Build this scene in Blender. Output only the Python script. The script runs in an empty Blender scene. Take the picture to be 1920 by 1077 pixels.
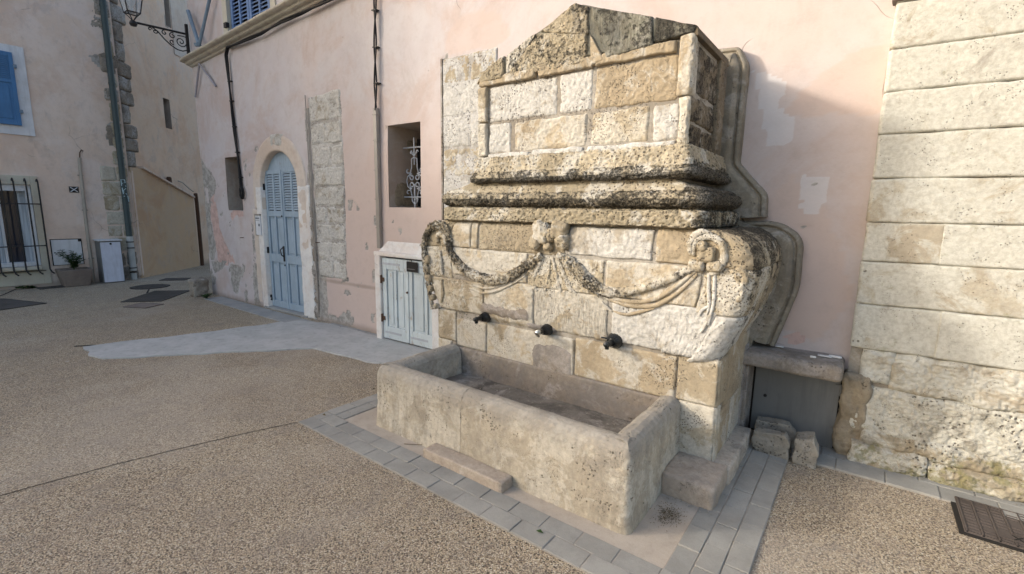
import bpy, bmesh, math, random
import numpy as np
from mathutils import Matrix, Vector
rng=random.Random(7)
sc=bpy.context.scene
col=sc.collection
# ------------------------------------------------------------ camera
F_PX=884.; CX,CY=960.,538.5; HC=1.65
def _basis():
    c=np.array([CX,CY]); v1=np.array([-240,375.]); v2=np.array([1630,405.])
    d1=np.array([*(v1-c),F_PX]); d2=np.array([*(v2-c),F_PX])
    X=-d1/np.linalg.norm(d1); Y=d2-X*(d2@X); Y/=np.linalg.norm(Y); Z=np.cross(X,Y)
    if Z[1]>0: Z=-Z
    return np.array([X,Y,Z])
R=_basis()
cam=bpy.data.cameras.new('camera'); camo=bpy.data.objects.new('camera',cam); col.objects.link(camo)
cam.sensor_width=36; cam.lens=F_PX/1920*36; cam.clip_end=500; cam.clip_start=.05
m=Matrix.Identity(4)
for i in range(3):
    m[i][0]=R[i,0]; m[i][1]=-R[i,1]; m[i][2]=-R[i,2]
m[2][3]=HC
camo.matrix_world=m
sc.camera=camo
# ------------------------------------------------------------ world, sun, exposure
SUN=np.array([1.25,1.0,-.60]); SUN/=np.linalg.norm(SUN)
world=bpy.data.worlds.new('World'); sc.world=world; world.use_nodes=True
wn=world.node_tree; sky=wn.nodes.new('ShaderNodeTexSky'); sky.sky_type='NISHITA'; sky.sun_disc=False
sky.sun_elevation=math.asin(-SUN[2]); sky.sun_rotation=math.atan2(-SUN[0],-SUN[1])
sky.air_density=1.0; sky.dust_density=3.5; sky.ozone_density=.2
bg=wn.nodes['Background']; bg.inputs[1].default_value=.15
wn.links.new(sky.outputs[0],bg.inputs[0])
sl=bpy.data.lights.new('sun','SUN'); slo=bpy.data.objects.new('sun',sl); col.objects.link(slo)
sl.energy=1.5; sl.angle=math.radians(5.0); sl.color=(1,.93,.82)
slo.rotation_euler=Vector(SUN.tolist()).to_track_quat('-Z','Y').to_euler()
sc.view_settings.view_transform='Standard'; sc.view_settings.look='None'
sc.view_settings.exposure=1.22; sc.view_settings.gamma=1
sc.view_settings.use_curve_mapping=False
# ------------------------------------------------------------ measuring helpers (rays from the eye onto real planes)
EYE=np.array([0,0,HC])
def ray(px,py): return R@np.array([px-CX,py-CY,F_PX])
def onplane(px,py,p,n):
    d=ray(px,py); return EYE+d*(((np.array(p,float)-EYE)@np.array(n,float))/(d@np.array(n,float)))
FS=.03                                   # the facade plane y = 3.93 + FS*x
def FW(px,py,d=0): q=onplane(px,py,(0,3.93-d,0),(-FS,1,0)); return (q[0],q[2])
def LW(px,py): q=onplane(px,py,(-13,0,0),(1,0,0)); return (q[1],q[2])
def YW(px,py,y=2.93): q=onplane(px,py,(0,y,0),(0,1,0)); return (q[0],q[2])
def GW(px,py): q=onplane(px,py,(0,0,0),(0,0,1)); return (q[0],q[1])
TD=np.array([-.675,.738]); TD/=np.linalg.norm(TD); TN=np.array([TD[1],-TD[0]]); TC=np.array([-13,3.45])
def TW(px,py,off=0):
    p=(*(TC+TN*off),0); q=onplane(px,py,p,(*TN,0)); return ((q[:2]-np.array(p[:2]))@TD,q[2])
# ------------------------------------------------------------ noise
def _h(x,y,z,s):
    x=x.astype(np.int64);y=y.astype(np.int64);z=z.astype(np.int64)
    h=(x*374761393+y*668265263+z*2147483647+s*1274126177)&0xffffffff
    h=((h^(h>>13))*1274126177)&0xffffffff
    h=((h^(h>>16))*2246822519)&0xffffffff
    return ((h^(h>>15))&0xffffff)/float(0xffffff)
def vn(P,f,s=0):
    Q=P*f; i=np.floor(Q); t=Q-i; t=t*t*(3-2*t); o=0
    for a in (0,1):
        wx=t[...,0] if a else 1-t[...,0]
        for b in (0,1):
            wy=t[...,1] if b else 1-t[...,1]
            for c in (0,1):
                wz=t[...,2] if c else 1-t[...,2]
                o=o+wx*wy*wz*_h(i[...,0]+a,i[...,1]+b,i[...,2]+c,s)
    return o*2-1
def fbm(P,f,o=4,s=0,g=.5):
    r=0;a=1;t=0
    for k in range(o): r=r+a*vn(P,f,s+k*17); t+=a; a*=g; f*=2.03
    return r/t
def sstep(a,b,x): t=np.clip((x-a)/(b-a),0,1); return t*t*(3-2*t)
# ------------------------------------------------------------ object helpers
def setp(o,label=None,cat=None,group=None,kind=None):
    if label: o['label']=label
    if cat: o['category']=cat
    if group: o['group']=group
    if kind: o['kind']=kind
    return o
def link(name,me,mat,parent=None,smooth=True):
    if mat is not None and not me.materials: me.materials.append(mat)
    o=bpy.data.objects.new(name,me); col.objects.link(o)
    if parent is not None:
        o.parent=parent; o.matrix_parent_inverse=Matrix.Translation(parent.location).inverted()
    return o
def empty(name,loc,label=None,cat=None,group=None,kind=None):
    o=bpy.data.objects.new(name,None); o.location=loc; o.empty_display_size=.2; col.objects.link(o)
    return setp(o,label,cat,group,kind)
def quads(name,V,Fq,mat,parent=None,attrs=None,smooth=True):
    V=np.ascontiguousarray(V.reshape(-1,3),dtype=np.float32); Fq=np.ascontiguousarray(Fq,dtype=np.int32)
    me=bpy.data.meshes.new(name); me.vertices.add(len(V)); me.vertices.foreach_set('co',V.ravel())
    n=len(Fq); me.loops.add(n*4); me.polygons.add(n)
    me.loops.foreach_set('vertex_index',Fq.ravel())
    me.polygons.foreach_set('loop_start',np.arange(0,n*4,4,dtype=np.int32))
    me.polygons.foreach_set('loop_total',np.full(n,4,dtype=np.int32))
    me.polygons.foreach_set('use_smooth',np.full(n,smooth))
    me.update(calc_edges=True)
    for k,a in (attrs or {}).items():
        at=me.attributes.new(k,'FLOAT','POINT'); at.data.foreach_set('value',np.ascontiguousarray(a.ravel(),dtype=np.float32))
    return link(name,me,mat,parent)
def gridfaces(nu,nv,wrap=False):
    I=np.arange(nu*nv).reshape(nu,nv)
    if wrap: I=np.concatenate([I,I[:,:1]],1)
    return np.stack([I[:-1,:-1],I[1:,:-1],I[1:,1:],I[:-1,1:]],-1).reshape(-1,4)
def nrm(v): return v/np.maximum(np.linalg.norm(v,axis=-1,keepdims=True),1e-9)
def S_normal(S,U,V,e=2e-3): return nrm(np.cross(S(U+e,V)-S(U-e,V),S(U,V+e)-S(U,V-e)))
def planeY(y): return lambda U,V: np.stack([U,np.full_like(U,y),V],-1)
def S_fac(U,V): return np.stack([U,3.93+FS*U,V],-1)
def S_left(U,V): return np.stack([np.full_like(U,-13.),U,V],-1)
def S_tan(off=0):
    o=TC+TN*off
    return lambda U,V: np.stack([o[0]+U*TD[0],o[1]+U*TD[1],V],-1)
def S_gnd(U,V): return np.stack([U,V,np.zeros_like(U)],-1)
NV=[0]
def patch(name,S,corners,mat,parent=None,res=.01,amp=.004,edge=.015,drop=.012,skirt=.03,seed=None,wob=.004,
          freq=7,base=0.,vdrop=None,crust=None,gap=.002,relief=None,attrs=None,tilt=.003,rough=.0):
    """one worn stone: corners = (u0,u1,v0,v1) or four (u,v) points (bl, br, tr, tl)"""
    if len(corners)==4 and not hasattr(corners[0],'__len__'):
        u0,u1,v0,v1=corners; C=np.array([(u0,v0),(u1,v0),(u1,v1),(u0,v1)],float)
    else: C=np.array(corners,float)
    seed=seed if seed is not None else rng.randrange(9999)
    W=max(np.linalg.norm(C[1]-C[0]),np.linalg.norm(C[2]-C[3])); H=max(np.linalg.norm(C[3]-C[0]),np.linalg.norm(C[2]-C[1]))
    nu=max(4,int(W/res)+2); nv=max(4,int(H/res)+2)
    s,t=np.meshgrid(np.linspace(0,1,nu),np.linspace(0,1,nv),indexing='ij')
    UV=((1-s)*(1-t))[...,None]*C[0]+(s*(1-t))[...,None]*C[1]+(s*t)[...,None]*C[2]+((1-s)*t)[...,None]*C[3]
    cen=C.mean(0); UV=cen+(UV-cen)*(1-2*gap/min(W,H))
    du=np.minimum(s,1-s)*W; dv=np.minimum(t,1-t)*H
    Q=np.concatenate([UV,np.full(UV.shape[:2]+(1,),seed*.37)],-1)
    U=UV[...,0]+wob*fbm(Q,9,3,seed); V=UV[...,1]+wob*fbm(Q,9,3,seed+5)
    ew=edge*(1+.6*fbm(Q,14,2,seed+9))
    eu=np.clip(du/ew,0,1); ev=np.clip(dv/ew,0,1); vd=drop if vdrop is None else vdrop
    h=-drop*(1-ev)**2-vd*(1-eu)**2
    h=h+amp*fbm(Q,freq,5,seed+3,.55)+base
    if rough: h=h-rough*np.clip(np.abs(fbm(Q,38,3,seed+31))*2.2,0,1)
    r=random.Random(seed); h=h+tilt*((s-.5)*r.uniform(-1,1)+(t-.5)*r.uniform(-1,1)+r.uniform(-.5,.5))
    if relief is not None: h=h+relief(U,V)
    P=S(U,V); N=S_normal(S,U,V)
    G=P+N*h[...,None]
    # skirt ring
    G2=np.empty((nu+2,nv+2,3)); G2[1:-1,1:-1]=G
    def ring(a): return a
    B=P-N*skirt
    G2[0,1:-1]=B[0];G2[-1,1:-1]=B[-1];G2[1:-1,0]=B[:,0];G2[1:-1,-1]=B[:,-1]
    G2[0,0]=B[0,0];G2[0,-1]=B[0,-1];G2[-1,0]=B[-1,0];G2[-1,-1]=B[-1,-1]
    at={}
    def pad(a): return np.pad(a,1,mode='edge')
    if crust is not None: at['crust']=pad(crust(U,V)*np.ones_like(U))
    if attrs:
        for k,f in attrs.items(): at[k]=pad(f(U,V)*np.ones_like(U))
    NV[0]+=G2.size//3
    return quads(name,G2,gridfaces(nu+2,nv+2),mat,parent,at)
def resample(path,res,closed=False):
    p=np.array(path,float)
    if closed: p=np.vstack([p,p[:1]])
    d=np.r_[0,np.cumsum(np.linalg.norm(np.diff(p,axis=0),axis=1))]
    n=max(2,int(d[-1]/res)); s=np.linspace(0,d[-1],n+1)
    q=np.stack([np.interp(s,d,p[:,k]) for k in range(p.shape[1])],-1)
    return q[:-1] if closed else q
def roundpath(path,r,n=6):
    out=[np.array(path[0],float)]
    for i in range(1,len(path)-1):
        a,b,c=map(lambda q:np.array(q,float),path[i-1:i+2])
        u=(a-b); lu=np.linalg.norm(u); v=(c-b); lv=np.linalg.norm(v); k=min(r,lu*.45,lv*.45)
        p0=b+u/lu*k; p1=b+v/lv*k
        for t in np.linspace(0,1,n): out.append((1-t)**2*p0+2*t*(1-t)*b+t*t*p1)
    out.append(np.array(path[-1],float)); return np.array(out)
def sweep(name,path,prof,mat,parent=None,res=.012,pres=.008,mapf=None,amp=.005,freq=14,seed=0,crust=None,rough=0.,side=1,lo=.0,crustP=None):
    """path: 2-D polyline; prof: list of (offset outward, height); mapf((a,b),h)->3-D"""
    p=resample(path,res); t=np.gradient(p,axis=0); t/=np.linalg.norm(t,axis=1,keepdims=True)
    n=np.stack([t[:,1],-t[:,0]],-1)*side
    q=resample(prof,pres)
    A=p[:,None,:]+n[:,None,:]*q[None,:,0:1]; Hh=np.broadcast_to(q[None,:,1],A.shape[:2])
    P=mapf(A[...,0],A[...,1],Hh) if mapf else np.stack([A[...,0],A[...,1],Hh],-1)
    du=np.gradient(P,axis=0); dv=np.gradient(P,axis=1); N=nrm(np.cross(du,dv))
    D=amp*fbm(P,freq,4,seed,.6)+lo*fbm(P,2.5,2,seed+50)
    if rough: D=D-rough*np.clip(np.abs(fbm(P,45,3,seed+7))*2.2-.2,0,1)
    P=P+N*D[...,None]
    at={}
    if crust is not None: at['crust']=np.broadcast_to(crust(q[:,0],q[:,1])[None,:],A.shape[:2])*np.ones(A.shape[:2])
    if crustP is not None: at['crust']=at['crust']+crustP(P)
    NV[0]+=P.size//3
    return quads(name,P,gridfaces(*P.shape[:2]),mat,parent,at)
def frames(p):
    p=np.array(p,float); t=nrm(np.gradient(p,axis=0)); up=np.array([.13,.21,.97]); ns=[]
    a=np.cross(t[0],up); 
    if np.linalg.norm(a)<.1: a=np.cross(t[0],[1,0,0])
    a/=np.linalg.norm(a)
    for i in range(len(p)):
        a=a-t[i]*(a@t[i]); a/=np.linalg.norm(a); ns.append(a.copy())
    ns=np.array(ns); return t,ns,np.cross(t,ns)
def tube_geo(p,r,n=8,flat=None):
    p=np.array(p,float); t,a,b=frames(p); r=np.broadcast_to(np.asarray(r,float),(len(p),))
    th=np.linspace(0,2*math.pi,n,endpoint=False)
    P=p[:,None,:]+r[:,None,None]*(np.cos(th)[None,:,None]*a[:,None,:]+np.sin(th)[None,:,None]*b[:,None,:])
    return P
def tube(name,p,r,mat,parent=None,n=8,amp=0,freq=30,seed=0,squash=None,crust=None,caps=True):
    p=np.array(p,float); r=np.broadcast_to(np.asarray(r,float),(len(p),)).copy()
    if caps:
        p=np.vstack([p[:1],p,p[-1:]]); 
        p[0]=p[1]-(p[2]-p[1])*1e-3; p[-1]=p[-2]+(p[-2]-p[-3])*1e-3; r=np.r_[0.0001,r,.0001]
    P=tube_geo(p,r,n)
    if squash: 
        ax,k=squash; c=p[:,None,:]; d=P-c; P=c+d-(1-k)*(d@np.array(ax,float))[...,None]*np.array(ax,float)
    if amp:
        N=nrm(P-p[:,None,:]); P=P+N*(amp*fbm(P,freq,3,seed,.6))[...,None]
    at={}
    if crust is not None: at['crust']=np.full(P.shape[:2],float(crust))
    return quads(name,P,gridfaces(len(p),n,True),mat,parent,at)
class MB:
    def __init__(s): s.v=[];s.f=[]
    def add(s,v,f): k=len(s.v); s.v+= [tuple(map(float,q)) for q in v]; s.f+=[tuple(i+k for i in q) for q in f]
    def box(s,lo,hi,fr=None):
        c=[(x,y,z) for x in (lo[0],hi[0]) for y in (lo[1],hi[1]) for z in (lo[2],hi[2])]
        if fr: c=[fr(*q) for q in c]
        s.add(c,[(0,1,3,2),(4,6,7,5),(0,4,5,1),(2,3,7,6),(0,2,6,4),(1,5,7,3)])
    def prism(s,poly,h0,h1,fr):     # poly in (a,b), extruded along third from h0 to h1 ; fr(a,b,h)
        n=len(poly); s.add([fr(a,b,h0) for a,b in poly]+[fr(a,b,h1) for a,b in poly],
          [tuple(range(n))[::-1],tuple(range(n,2*n))]+[(i,(i+1)%n,n+(i+1)%n,n+i) for i in range(n)])
    def tube(s,p,r,n=8):
        P=tube_geo(p,r,n); k=len(p); F=[tuple(x) for x in gridfaces(k,n,True).tolist()]
        F+=[tuple(range(n))[::-1],tuple(range((k-1)*n,k*n))]
        s.add(P.reshape(-1,3),F)
    def lathe(s,prof,c,ax=(0,0,1),n=20):
        ax=Vector(ax).normalized(); a=ax.orthogonal().normalized(); b=ax.cross(a); V=[]
        for r,h in prof:
            for k in range(n):
                th=2*math.pi*k/n; V.append(tuple(Vector(c)+ax*h+(a*math.cos(th)+b*math.sin(th))*max(r,1e-4)))
        F=[tuple(x) for x in gridfaces(len(prof),n,True).tolist()]
        s.add(V,F)
    def build(s,name,mat,parent=None,bev=0,smooth=None,seg=2):
        me=bpy.data.meshes.new(name); bm=bmesh.new()
        vs=[bm.verts.new(q) for q in s.v]
        for f in s.f:
            try: bm.faces.new([vs[i] for i in f])
            except ValueError: pass
        bmesh.ops.recalc_face_normals(bm,faces=bm.faces)
        if bev:
            ed=[e for e in bm.edges if len(e.link_faces)==2 and e.calc_face_angle(0)>.5]
            bmesh.ops.bevel(bm,geom=ed,offset=bev,segments=seg,profile=.6,affect='EDGES')
        for f in bm.faces: f.smooth=bool(smooth)
        bm.to_mesh(me); bm.free(); me.update()
        if smooth: me.set_sharp_from_angle(angle=math.radians(40))
        return link(name,me,mat,parent)
def rock(name,lo,hi,mat,parent=None,rad=.03,amp=.01,cuts=10,seed=0,fr=None,freq=8,crust=None,shape=None):
    lo=np.array(lo,float);hi=np.array(hi,float);c=(lo+hi)/2;h=(hi-lo)/2
    bm=bmesh.new(); bmesh.ops.create_cube(bm,size=2); bmesh.ops.subdivide_edges(bm,edges=bm.edges,cuts=cuts,use_grid_fill=True)
    P=np.array([v.co[:] for v in bm.verts]); Q=P*h
    k=np.clip(Q,-(h-rad),(h-rad)); d=Q-k; L=np.linalg.norm(d,axis=1,keepdims=True)
    m_=L[:,0]>1e-9
    Q2=Q.copy(); Q2[m_]=k[m_]+d[m_]/L[m_]*rad
    W=Q2+c; N=nrm(P)
    if shape: W=shape(W)
    W=W+N*(amp*fbm(W+seed*3.1,freq,4,seed,.55))[:,None]
    for v,q in zip(bm.verts,W): v.co=fr(*q) if fr else q.tolist()
    me=bpy.data.meshes.new(name); bmesh.ops.recalc_face_normals(bm,faces=bm.faces)
    for f in bm.faces: f.smooth=True
    bm.to_mesh(me); bm.free()
    if crust is not None:
        a=me.attributes.new('crust','FLOAT','POINT'); a.data.foreach_set('value',np.full(len(me.vertices),float(crust),dtype=np.float32))
    return link(name,me,mat,parent)
def inpoly(U,V,poly):
    r=np.zeros(U.shape,bool); n=len(poly); j=n-1
    for i in range(n):
        xi,yi=poly[i]; xj,yj=poly[j]
        if yi!=yj:
            r^=((yi>V)!=(yj>V))&(U<(xj-xi)*(V-yi)/(yj-yi)+xi)
        j=i
    return r
# ------------------------------------------------------------ materials
class NT:
    def __init__(s,name,rough=.85,spec=.3):
        s.m=bpy.data.materials.new(name); s.m.use_nodes=True; s.t=s.m.node_tree; s.n=s.t.nodes; s.b=s.n['Principled BSDF']
        s.b.inputs['Roughness'].default_value=rough; s.b.inputs['Specular IOR Level'].default_value=spec
        g=s.n.new('ShaderNodeNewGeometry'); s.pos=g.outputs['Position']; s.geo=g
    def L(s,a,b):
        if hasattr(a,'is_output') or isinstance(a,bpy.types.NodeSocket): s.t.links.new(a,b)
        else:
            if isinstance(a,(tuple,list)) and len(a)==3 and b.type=='RGBA': a=(*a,1)
            b.default_value=a
    def vec(s,scale=(1,1,1),rot=(0,0,0),loc=(0,0,0),src=None):
        q=s.n.new('ShaderNodeMapping'); s.L(src or s.pos,q.inputs[0]); q.inputs['Scale'].default_value=scale; q.inputs['Rotation'].default_value=rot; q.inputs['Location'].default_value=loc
        return q.outputs[0]
    def noise(s,scale,detail=4,rough=.55,vec=None,dist=0):
        q=s.n.new('ShaderNodeTexNoise'); s.L(vec or s.pos,q.inputs['Vector']); q.inputs['Scale'].default_value=scale
        q.inputs['Detail'].default_value=detail; q.inputs['Roughness'].default_value=rough; q.inputs['Distortion'].default_value=dist
        return q.outputs['Fac']
    def vor(s,scale,feat='F1',out='Distance',vec=None,rand=1):
        q=s.n.new('ShaderNodeTexVoronoi'); q.feature=feat; s.L(vec or s.pos,q.inputs['Vector']); q.inputs['Scale'].default_value=scale
        q.inputs['Randomness'].default_value=rand
        return q.outputs[out]
    def warp(s,amt,scale,vec=None):
        q=s.n.new('ShaderNodeTexNoise'); s.L(vec or s.pos,q.inputs['Vector']); q.inputs['Scale'].default_value=scale; q.inputs['Detail'].default_value=2
        a=s.n.new('ShaderNodeVectorMath'); a.operation='MULTIPLY_ADD'; s.L(q.outputs['Color'],a.inputs[0]); a.inputs[1].default_value=(amt,)*3; s.L(vec or s.pos,a.inputs[2])
        return a.outputs[0]
    def ss(s,x,a,b,lo=0,hi=1):
        q=s.n.new('ShaderNodeMapRange'); q.interpolation_type='SMOOTHSTEP'; s.L(x,q.inputs[0]); 
        for i,v in enumerate((a,b,lo,hi)): q.inputs[i+1].default_value=v
        return q.outputs[0]
    def math(s,op,a,b=0,c=None,clamp=False):
        q=s.n.new('ShaderNodeMath'); q.operation=op; q.use_clamp=clamp; s.L(a,q.inputs[0]); s.L(b,q.inputs[1])
        if c is not None: s.L(c,q.inputs[2])
        return q.outputs[0]
    def mix(s,f,a,b,mode='MIX'):
        q=s.n.new('ShaderNodeMix'); q.data_type='RGBA'; q.blend_type=mode; s.L(f,q.inputs['Factor']); s.L(a,q.inputs[6]); s.L(b,q.inputs[7])
        return q.outputs[2]
    def attr(s,name):
        q=s.n.new('ShaderNodeAttribute'); q.attribute_name=name; return q.outputs['Fac']
    def rand(s): return s.n.new('ShaderNodeObjectInfo').outputs['Random']
    def xyz(s,k):
        q=s.n.new('ShaderNodeSeparateXYZ'); s.L(s.pos,q.inputs[0]); return q.outputs[k]
    def bump(s,h,dist,strength=1,nor=None):
        q=s.n.new('ShaderNodeBump'); s.L(h,q.inputs['Height']); q.inputs['Distance'].default_value=dist; q.inputs['Strength'].default_value=strength
        if nor is not None: s.L(nor,q.inputs['Normal'])
        return q.outputs[0]
    def out(s,colr,nor=None,rough=None):
        s.L(colr,s.b.inputs['Base Color'])
        if nor is not None: s.L(nor,s.b.inputs['Normal'])
        if rough is not None: s.L(rough,s.b.inputs['Roughness'])
        return s.m
def stone(name,c1=(.46,.39,.29),c2=(.60,.53,.42),lime=(.70,.67,.60),limeamt=.5,grey=(.25,.23,.2),greyamt=.4,pits=.5,pscale=55,crustc=(.035,.033,.03),tool=0,speck=.5,moss=0,streak=0,rim=0,bd=.008):
    k_=lambda c,s=.80:tuple(x*s for x in c)
    c1,c2,lime=k_(c1,.78),k_(c2),k_(lime,.82)
    t=NT(name,.9,.25); r=t.rand()
    n1=t.noise(2.3,5,.6); n2=t.noise(9,6,.65); n3=t.noise(38,5,.7); nf=t.noise(160,4,.7)
    base=t.mix(t.ss(t.math('ADD',n1,t.math('MULTIPLY_ADD',r,.2,-.1)),.38,.62),c1,c2)
    base=t.mix(t.ss(n2,.35,.7,0,.55),base,tuple(x*.78 for x in c1))
    lm=t.ss(t.math('ADD',t.noise(4.5,6,.7,dist=.6),t.math('MULTIPLY_ADD',r,.2,-.1)),.62-.25*limeamt,.70-.2*limeamt)
    base=t.mix(t.math('MULTIPLY',lm,.85),base,lime)
    gm=t.ss(t.noise(3.1,7,.72,vec=t.vec(loc=(5,3,1)),dist=.4),.66-.2*greyamt,.76-.14*greyamt)
    base=t.mix(t.math('MULTIPLY',gm,.75),base,grey)
    # fine mottling
    base=t.mix(t.ss(n3,.35,.68,0,.35),base,tuple(x*.55 for x in c1))
    base=t.mix(t.ss(nf,.5,.75,0,.3*speck),base,(.12,.1,.08))
    soot=t.ss(t.math('ADD',t.noise(22,7,.75,dist=.3),t.math('MULTIPLY_ADD',t.noise(3.3,3,.6,vec=t.vec(loc=(9,1,2))),.5,-.25)),.56,.68)
    base=t.mix(t.math('MULTIPLY',soot,.38*speck),base,(.15,.13,.11))
    if streak:
        sv=t.noise(1,6,.68,vec=t.vec(scale=(9,9,1.3))); sk=t.ss(t.math('ADD',sv,t.math('MULTIPLY_ADD',t.noise(1.7,4,.6),.5,-.25)),.50,.66)
        base=t.mix(t.math('MULTIPLY',sk,.55*streak),base,(.22,.20,.17))
    if rim:
        rm=t.ss(t.math('ADD',t.xyz(2),t.math('MULTIPLY_ADD',t.noise(6,5,.7),.22,-.11)),.30,.47); base=t.mix(t.math('MULTIPLY',rm,.6*rim),base,(.25,.235,.215))
    # solution pits, gathered in patches
    wv=t.warp(.012,30)
    vd=t.vor(pscale,vec=wv); vd2=t.vor(pscale*2.3,vec=wv)
    pm=t.ss(t.math('ADD',t.noise(7,5,.65,vec=t.vec(loc=(2,7,4))),t.math('MULTIPLY_ADD',t.noise(1.9,3,.5),.7,-.35)),.62-.2*pits,.70-.18*pits)
    p1=t.math('MULTIPLY',t.ss(vd,.34,.16),pm); p2=t.math('MULTIPLY',t.ss(vd2,.30,.14),t.ss(t.noise(11,3,.6),.5-.1*pits,.62))
    pit=t.math('MAXIMUM',p1,t.math('MULTIPLY',p2,.7))
    base=t.mix(t.math('MULTIPLY',pit,.8),base,(.10,.082,.062))
    # black crust
    cr=t.attr('crust')
    cm=t.math('MULTIPLY',t.ss(t.math('ADD',cr,t.math('MULTIPLY_ADD',t.math('ADD',n3,t.math('ADD',t.noise(15,6,.75),t.noise(4.2,4,.6))),.9,-1.35)),.42,.62),t.ss(cr,0.02,.12))
    sp=t.ss(t.noise(95,4,.75),.44,.60)
    base=t.mix(t.math('MULTIPLY',cm,t.math('MULTIPLY_ADD',sp,.35,.6)),base,crustc)
    if moss:
        mm=t.ss(t.math('ADD',t.noise(7,5,.7),t.math('MULTIPLY',t.ss(t.xyz(2),.35,.0),.14)),.62,.7)
        base=t.mix(t.math('MULTIPLY',mm,.6*moss),base,(.16,.15,.05))
    h=t.math('MULTIPLY_ADD',pit,-1.0,t.math('MULTIPLY',n3,.55)); h=t.math('MULTIPLY_ADD',nf,.28,h); h=t.math('MULTIPLY_ADD',cm,t.math('MULTIPLY',sp,-.8),h)
    if tool:
        wp=t.warp(.02,5)
        st=t.ss(t.noise(120,4,.6,vec=t.vec(scale=(1,.3,.10),rot=(0,.45*tool,0),src=wp)),.46,.62)
        st=t.math('MULTIPLY',st,t.ss(t.noise(5,3,.6),.35,.6))
        h=t.math('MULTIPLY_ADD',st,-.45,h); base=t.mix(t.math('MULTIPLY',st,(.22 if tool==1 else .5)),base,(.14,.125,.10))
    return t.out(base,t.bump(h,bd,1.0))
M={}
M['lime']=stone('limestone',c1=(.50,.42,.30),c2=(.66,.58,.44),lime=(.74,.70,.61),limeamt=.7,greyamt=.35,pits=.45,pscale=78,speck=.5)
M['limewarm']=stone('limestone_warm',c1=(.50,.41,.285),c2=(.66,.565,.42),limeamt=.6,greyamt=.3,pits=.35,pscale=78,speck=.5)
M['limewhite']=stone('limestone_white',c1=(.50,.45,.37),c2=(.64,.60,.53),lime=(.72,.71,.68),limeamt=1.1,greyamt=.3,pits=.45,speck=.4)
M['limetool']=stone('limestone_tooled',c1=(.47,.39,.28),c2=(.60,.52,.39),limeamt=.5,greyamt=.2,pits=.2,tool=1)
M['mould']=stone('limestone_porous',c1=(.46,.395,.28),c2=(.64,.56,.42),limeamt=.6,greyamt=.45,pits=1.3,pscale=42,speck=1)
M['dark']=stone('limestone_blackened',c1=(.2,.16,.11),c2=(.3,.25,.18),lime=(.36,.32,.26),limeamt=.2,grey=(.09,.085,.08),greyamt=.8,pits=1.0)
M['slate']=stone('limestone_grey_tooled',c1=(.25,.24,.19),c2=(.36,.35,.28),lime=(.42,.41,.36),limeamt=.4,grey=(.10,.105,.10),greyamt=.95,pits=.3,tool=1.4)
M['carve']=stone('limestone_carved',c1=(.47,.395,.28),c2=(.62,.54,.40),limeamt=.5,greyamt=.5,pits=1.1,pscale=62,speck=.8)
M['wallst']=stone('limewashed_stone',c1=(.52,.46,.36),c2=(.62,.58,.48),lime=(.68,.68,.62),limeamt=1.1,grey=(.33,.305,.27),greyamt=.5,pits=.0,pscale=30,speck=.25,moss=.5,bd=.005)
M['wallbase']=stone('limewashed_stone_base',c1=(.44,.37,.26),c2=(.60,.55,.42),lime=(.68,.67,.60),limeamt=1.05,grey=(.2,.18,.14),greyamt=.75,pits=.5,pscale=44,speck=.9,moss=1.0)
M['trough']=stone('trough_stone',c1=(.53,.465,.365),c2=(.68,.61,.49),lime=(.72,.67,.57),limeamt=.5,grey=(.30,.275,.24),greyamt=.5,pits=.3,speck=.7,streak=.65,rim=1)
M['cement']=stone('old_cement',c1=(.34,.29,.24),c2=(.42,.37,.31),lime=(.48,.44,.41),limeamt=.7,grey=(.20,.185,.175),greyamt=1.0,pits=.5,speck=1)
M['mortar']=stone('mortar',c1=(.36,.32,.265),c2=(.44,.40,.34),lime=(.5,.47,.42),limeamt=.4,grey=(.22,.20,.175),greyamt=.5,pits=.4,speck=.6)
M['step']=stone('pinkish_worn_stone',c1=(.56,.47,.385),c2=(.66,.57,.475),lime=(.68,.62,.54),limeamt=.5,grey=(.28,.26,.235),greyamt=.7,pits=.3,speck=.8)
M['band']=stone('moulded_band_stone',c1=(.30,.26,.20),c2=(.38,.34,.27),lime=(.44,.41,.36),limeamt=.35,grey=(.17,.155,.135),greyamt=.6,pits=.15,speck=.6)
M['bed']=stone('pale_rubble_mortar',c1=(.52,.49,.45),c2=(.62,.60,.56),lime=(.72,.71,.69),limeamt=.8,grey=(.30,.28,.25),greyamt=.55,pits=1.0,pscale=40,speck=.5)
M['silt']=stone('dark_trough_silt',c1=(.22,.20,.175),c2=(.33,.30,.265),lime=(.44,.41,.37),limeamt=.5,grey=(.06,.055,.05),greyamt=.8,pits=.3,speck=1)
M['rubble']=stone('old_rubble_stone',c1=(.34,.29,.24),c2=(.48,.44,.38),lime=(.52,.50,.48),limeamt=.5,grey=(.14,.12,.11),greyamt=.7,pits=1.0,pscale=30,speck=1)
M['earth']=stone('bare_earth_mortar',c1=(.33,.27,.19),c2=(.42,.36,.27),lime=(.4,.34,.25),limeamt=.1,grey=(.16,.12,.08),greyamt=.5,pits=.4,speck=.7)
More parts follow.
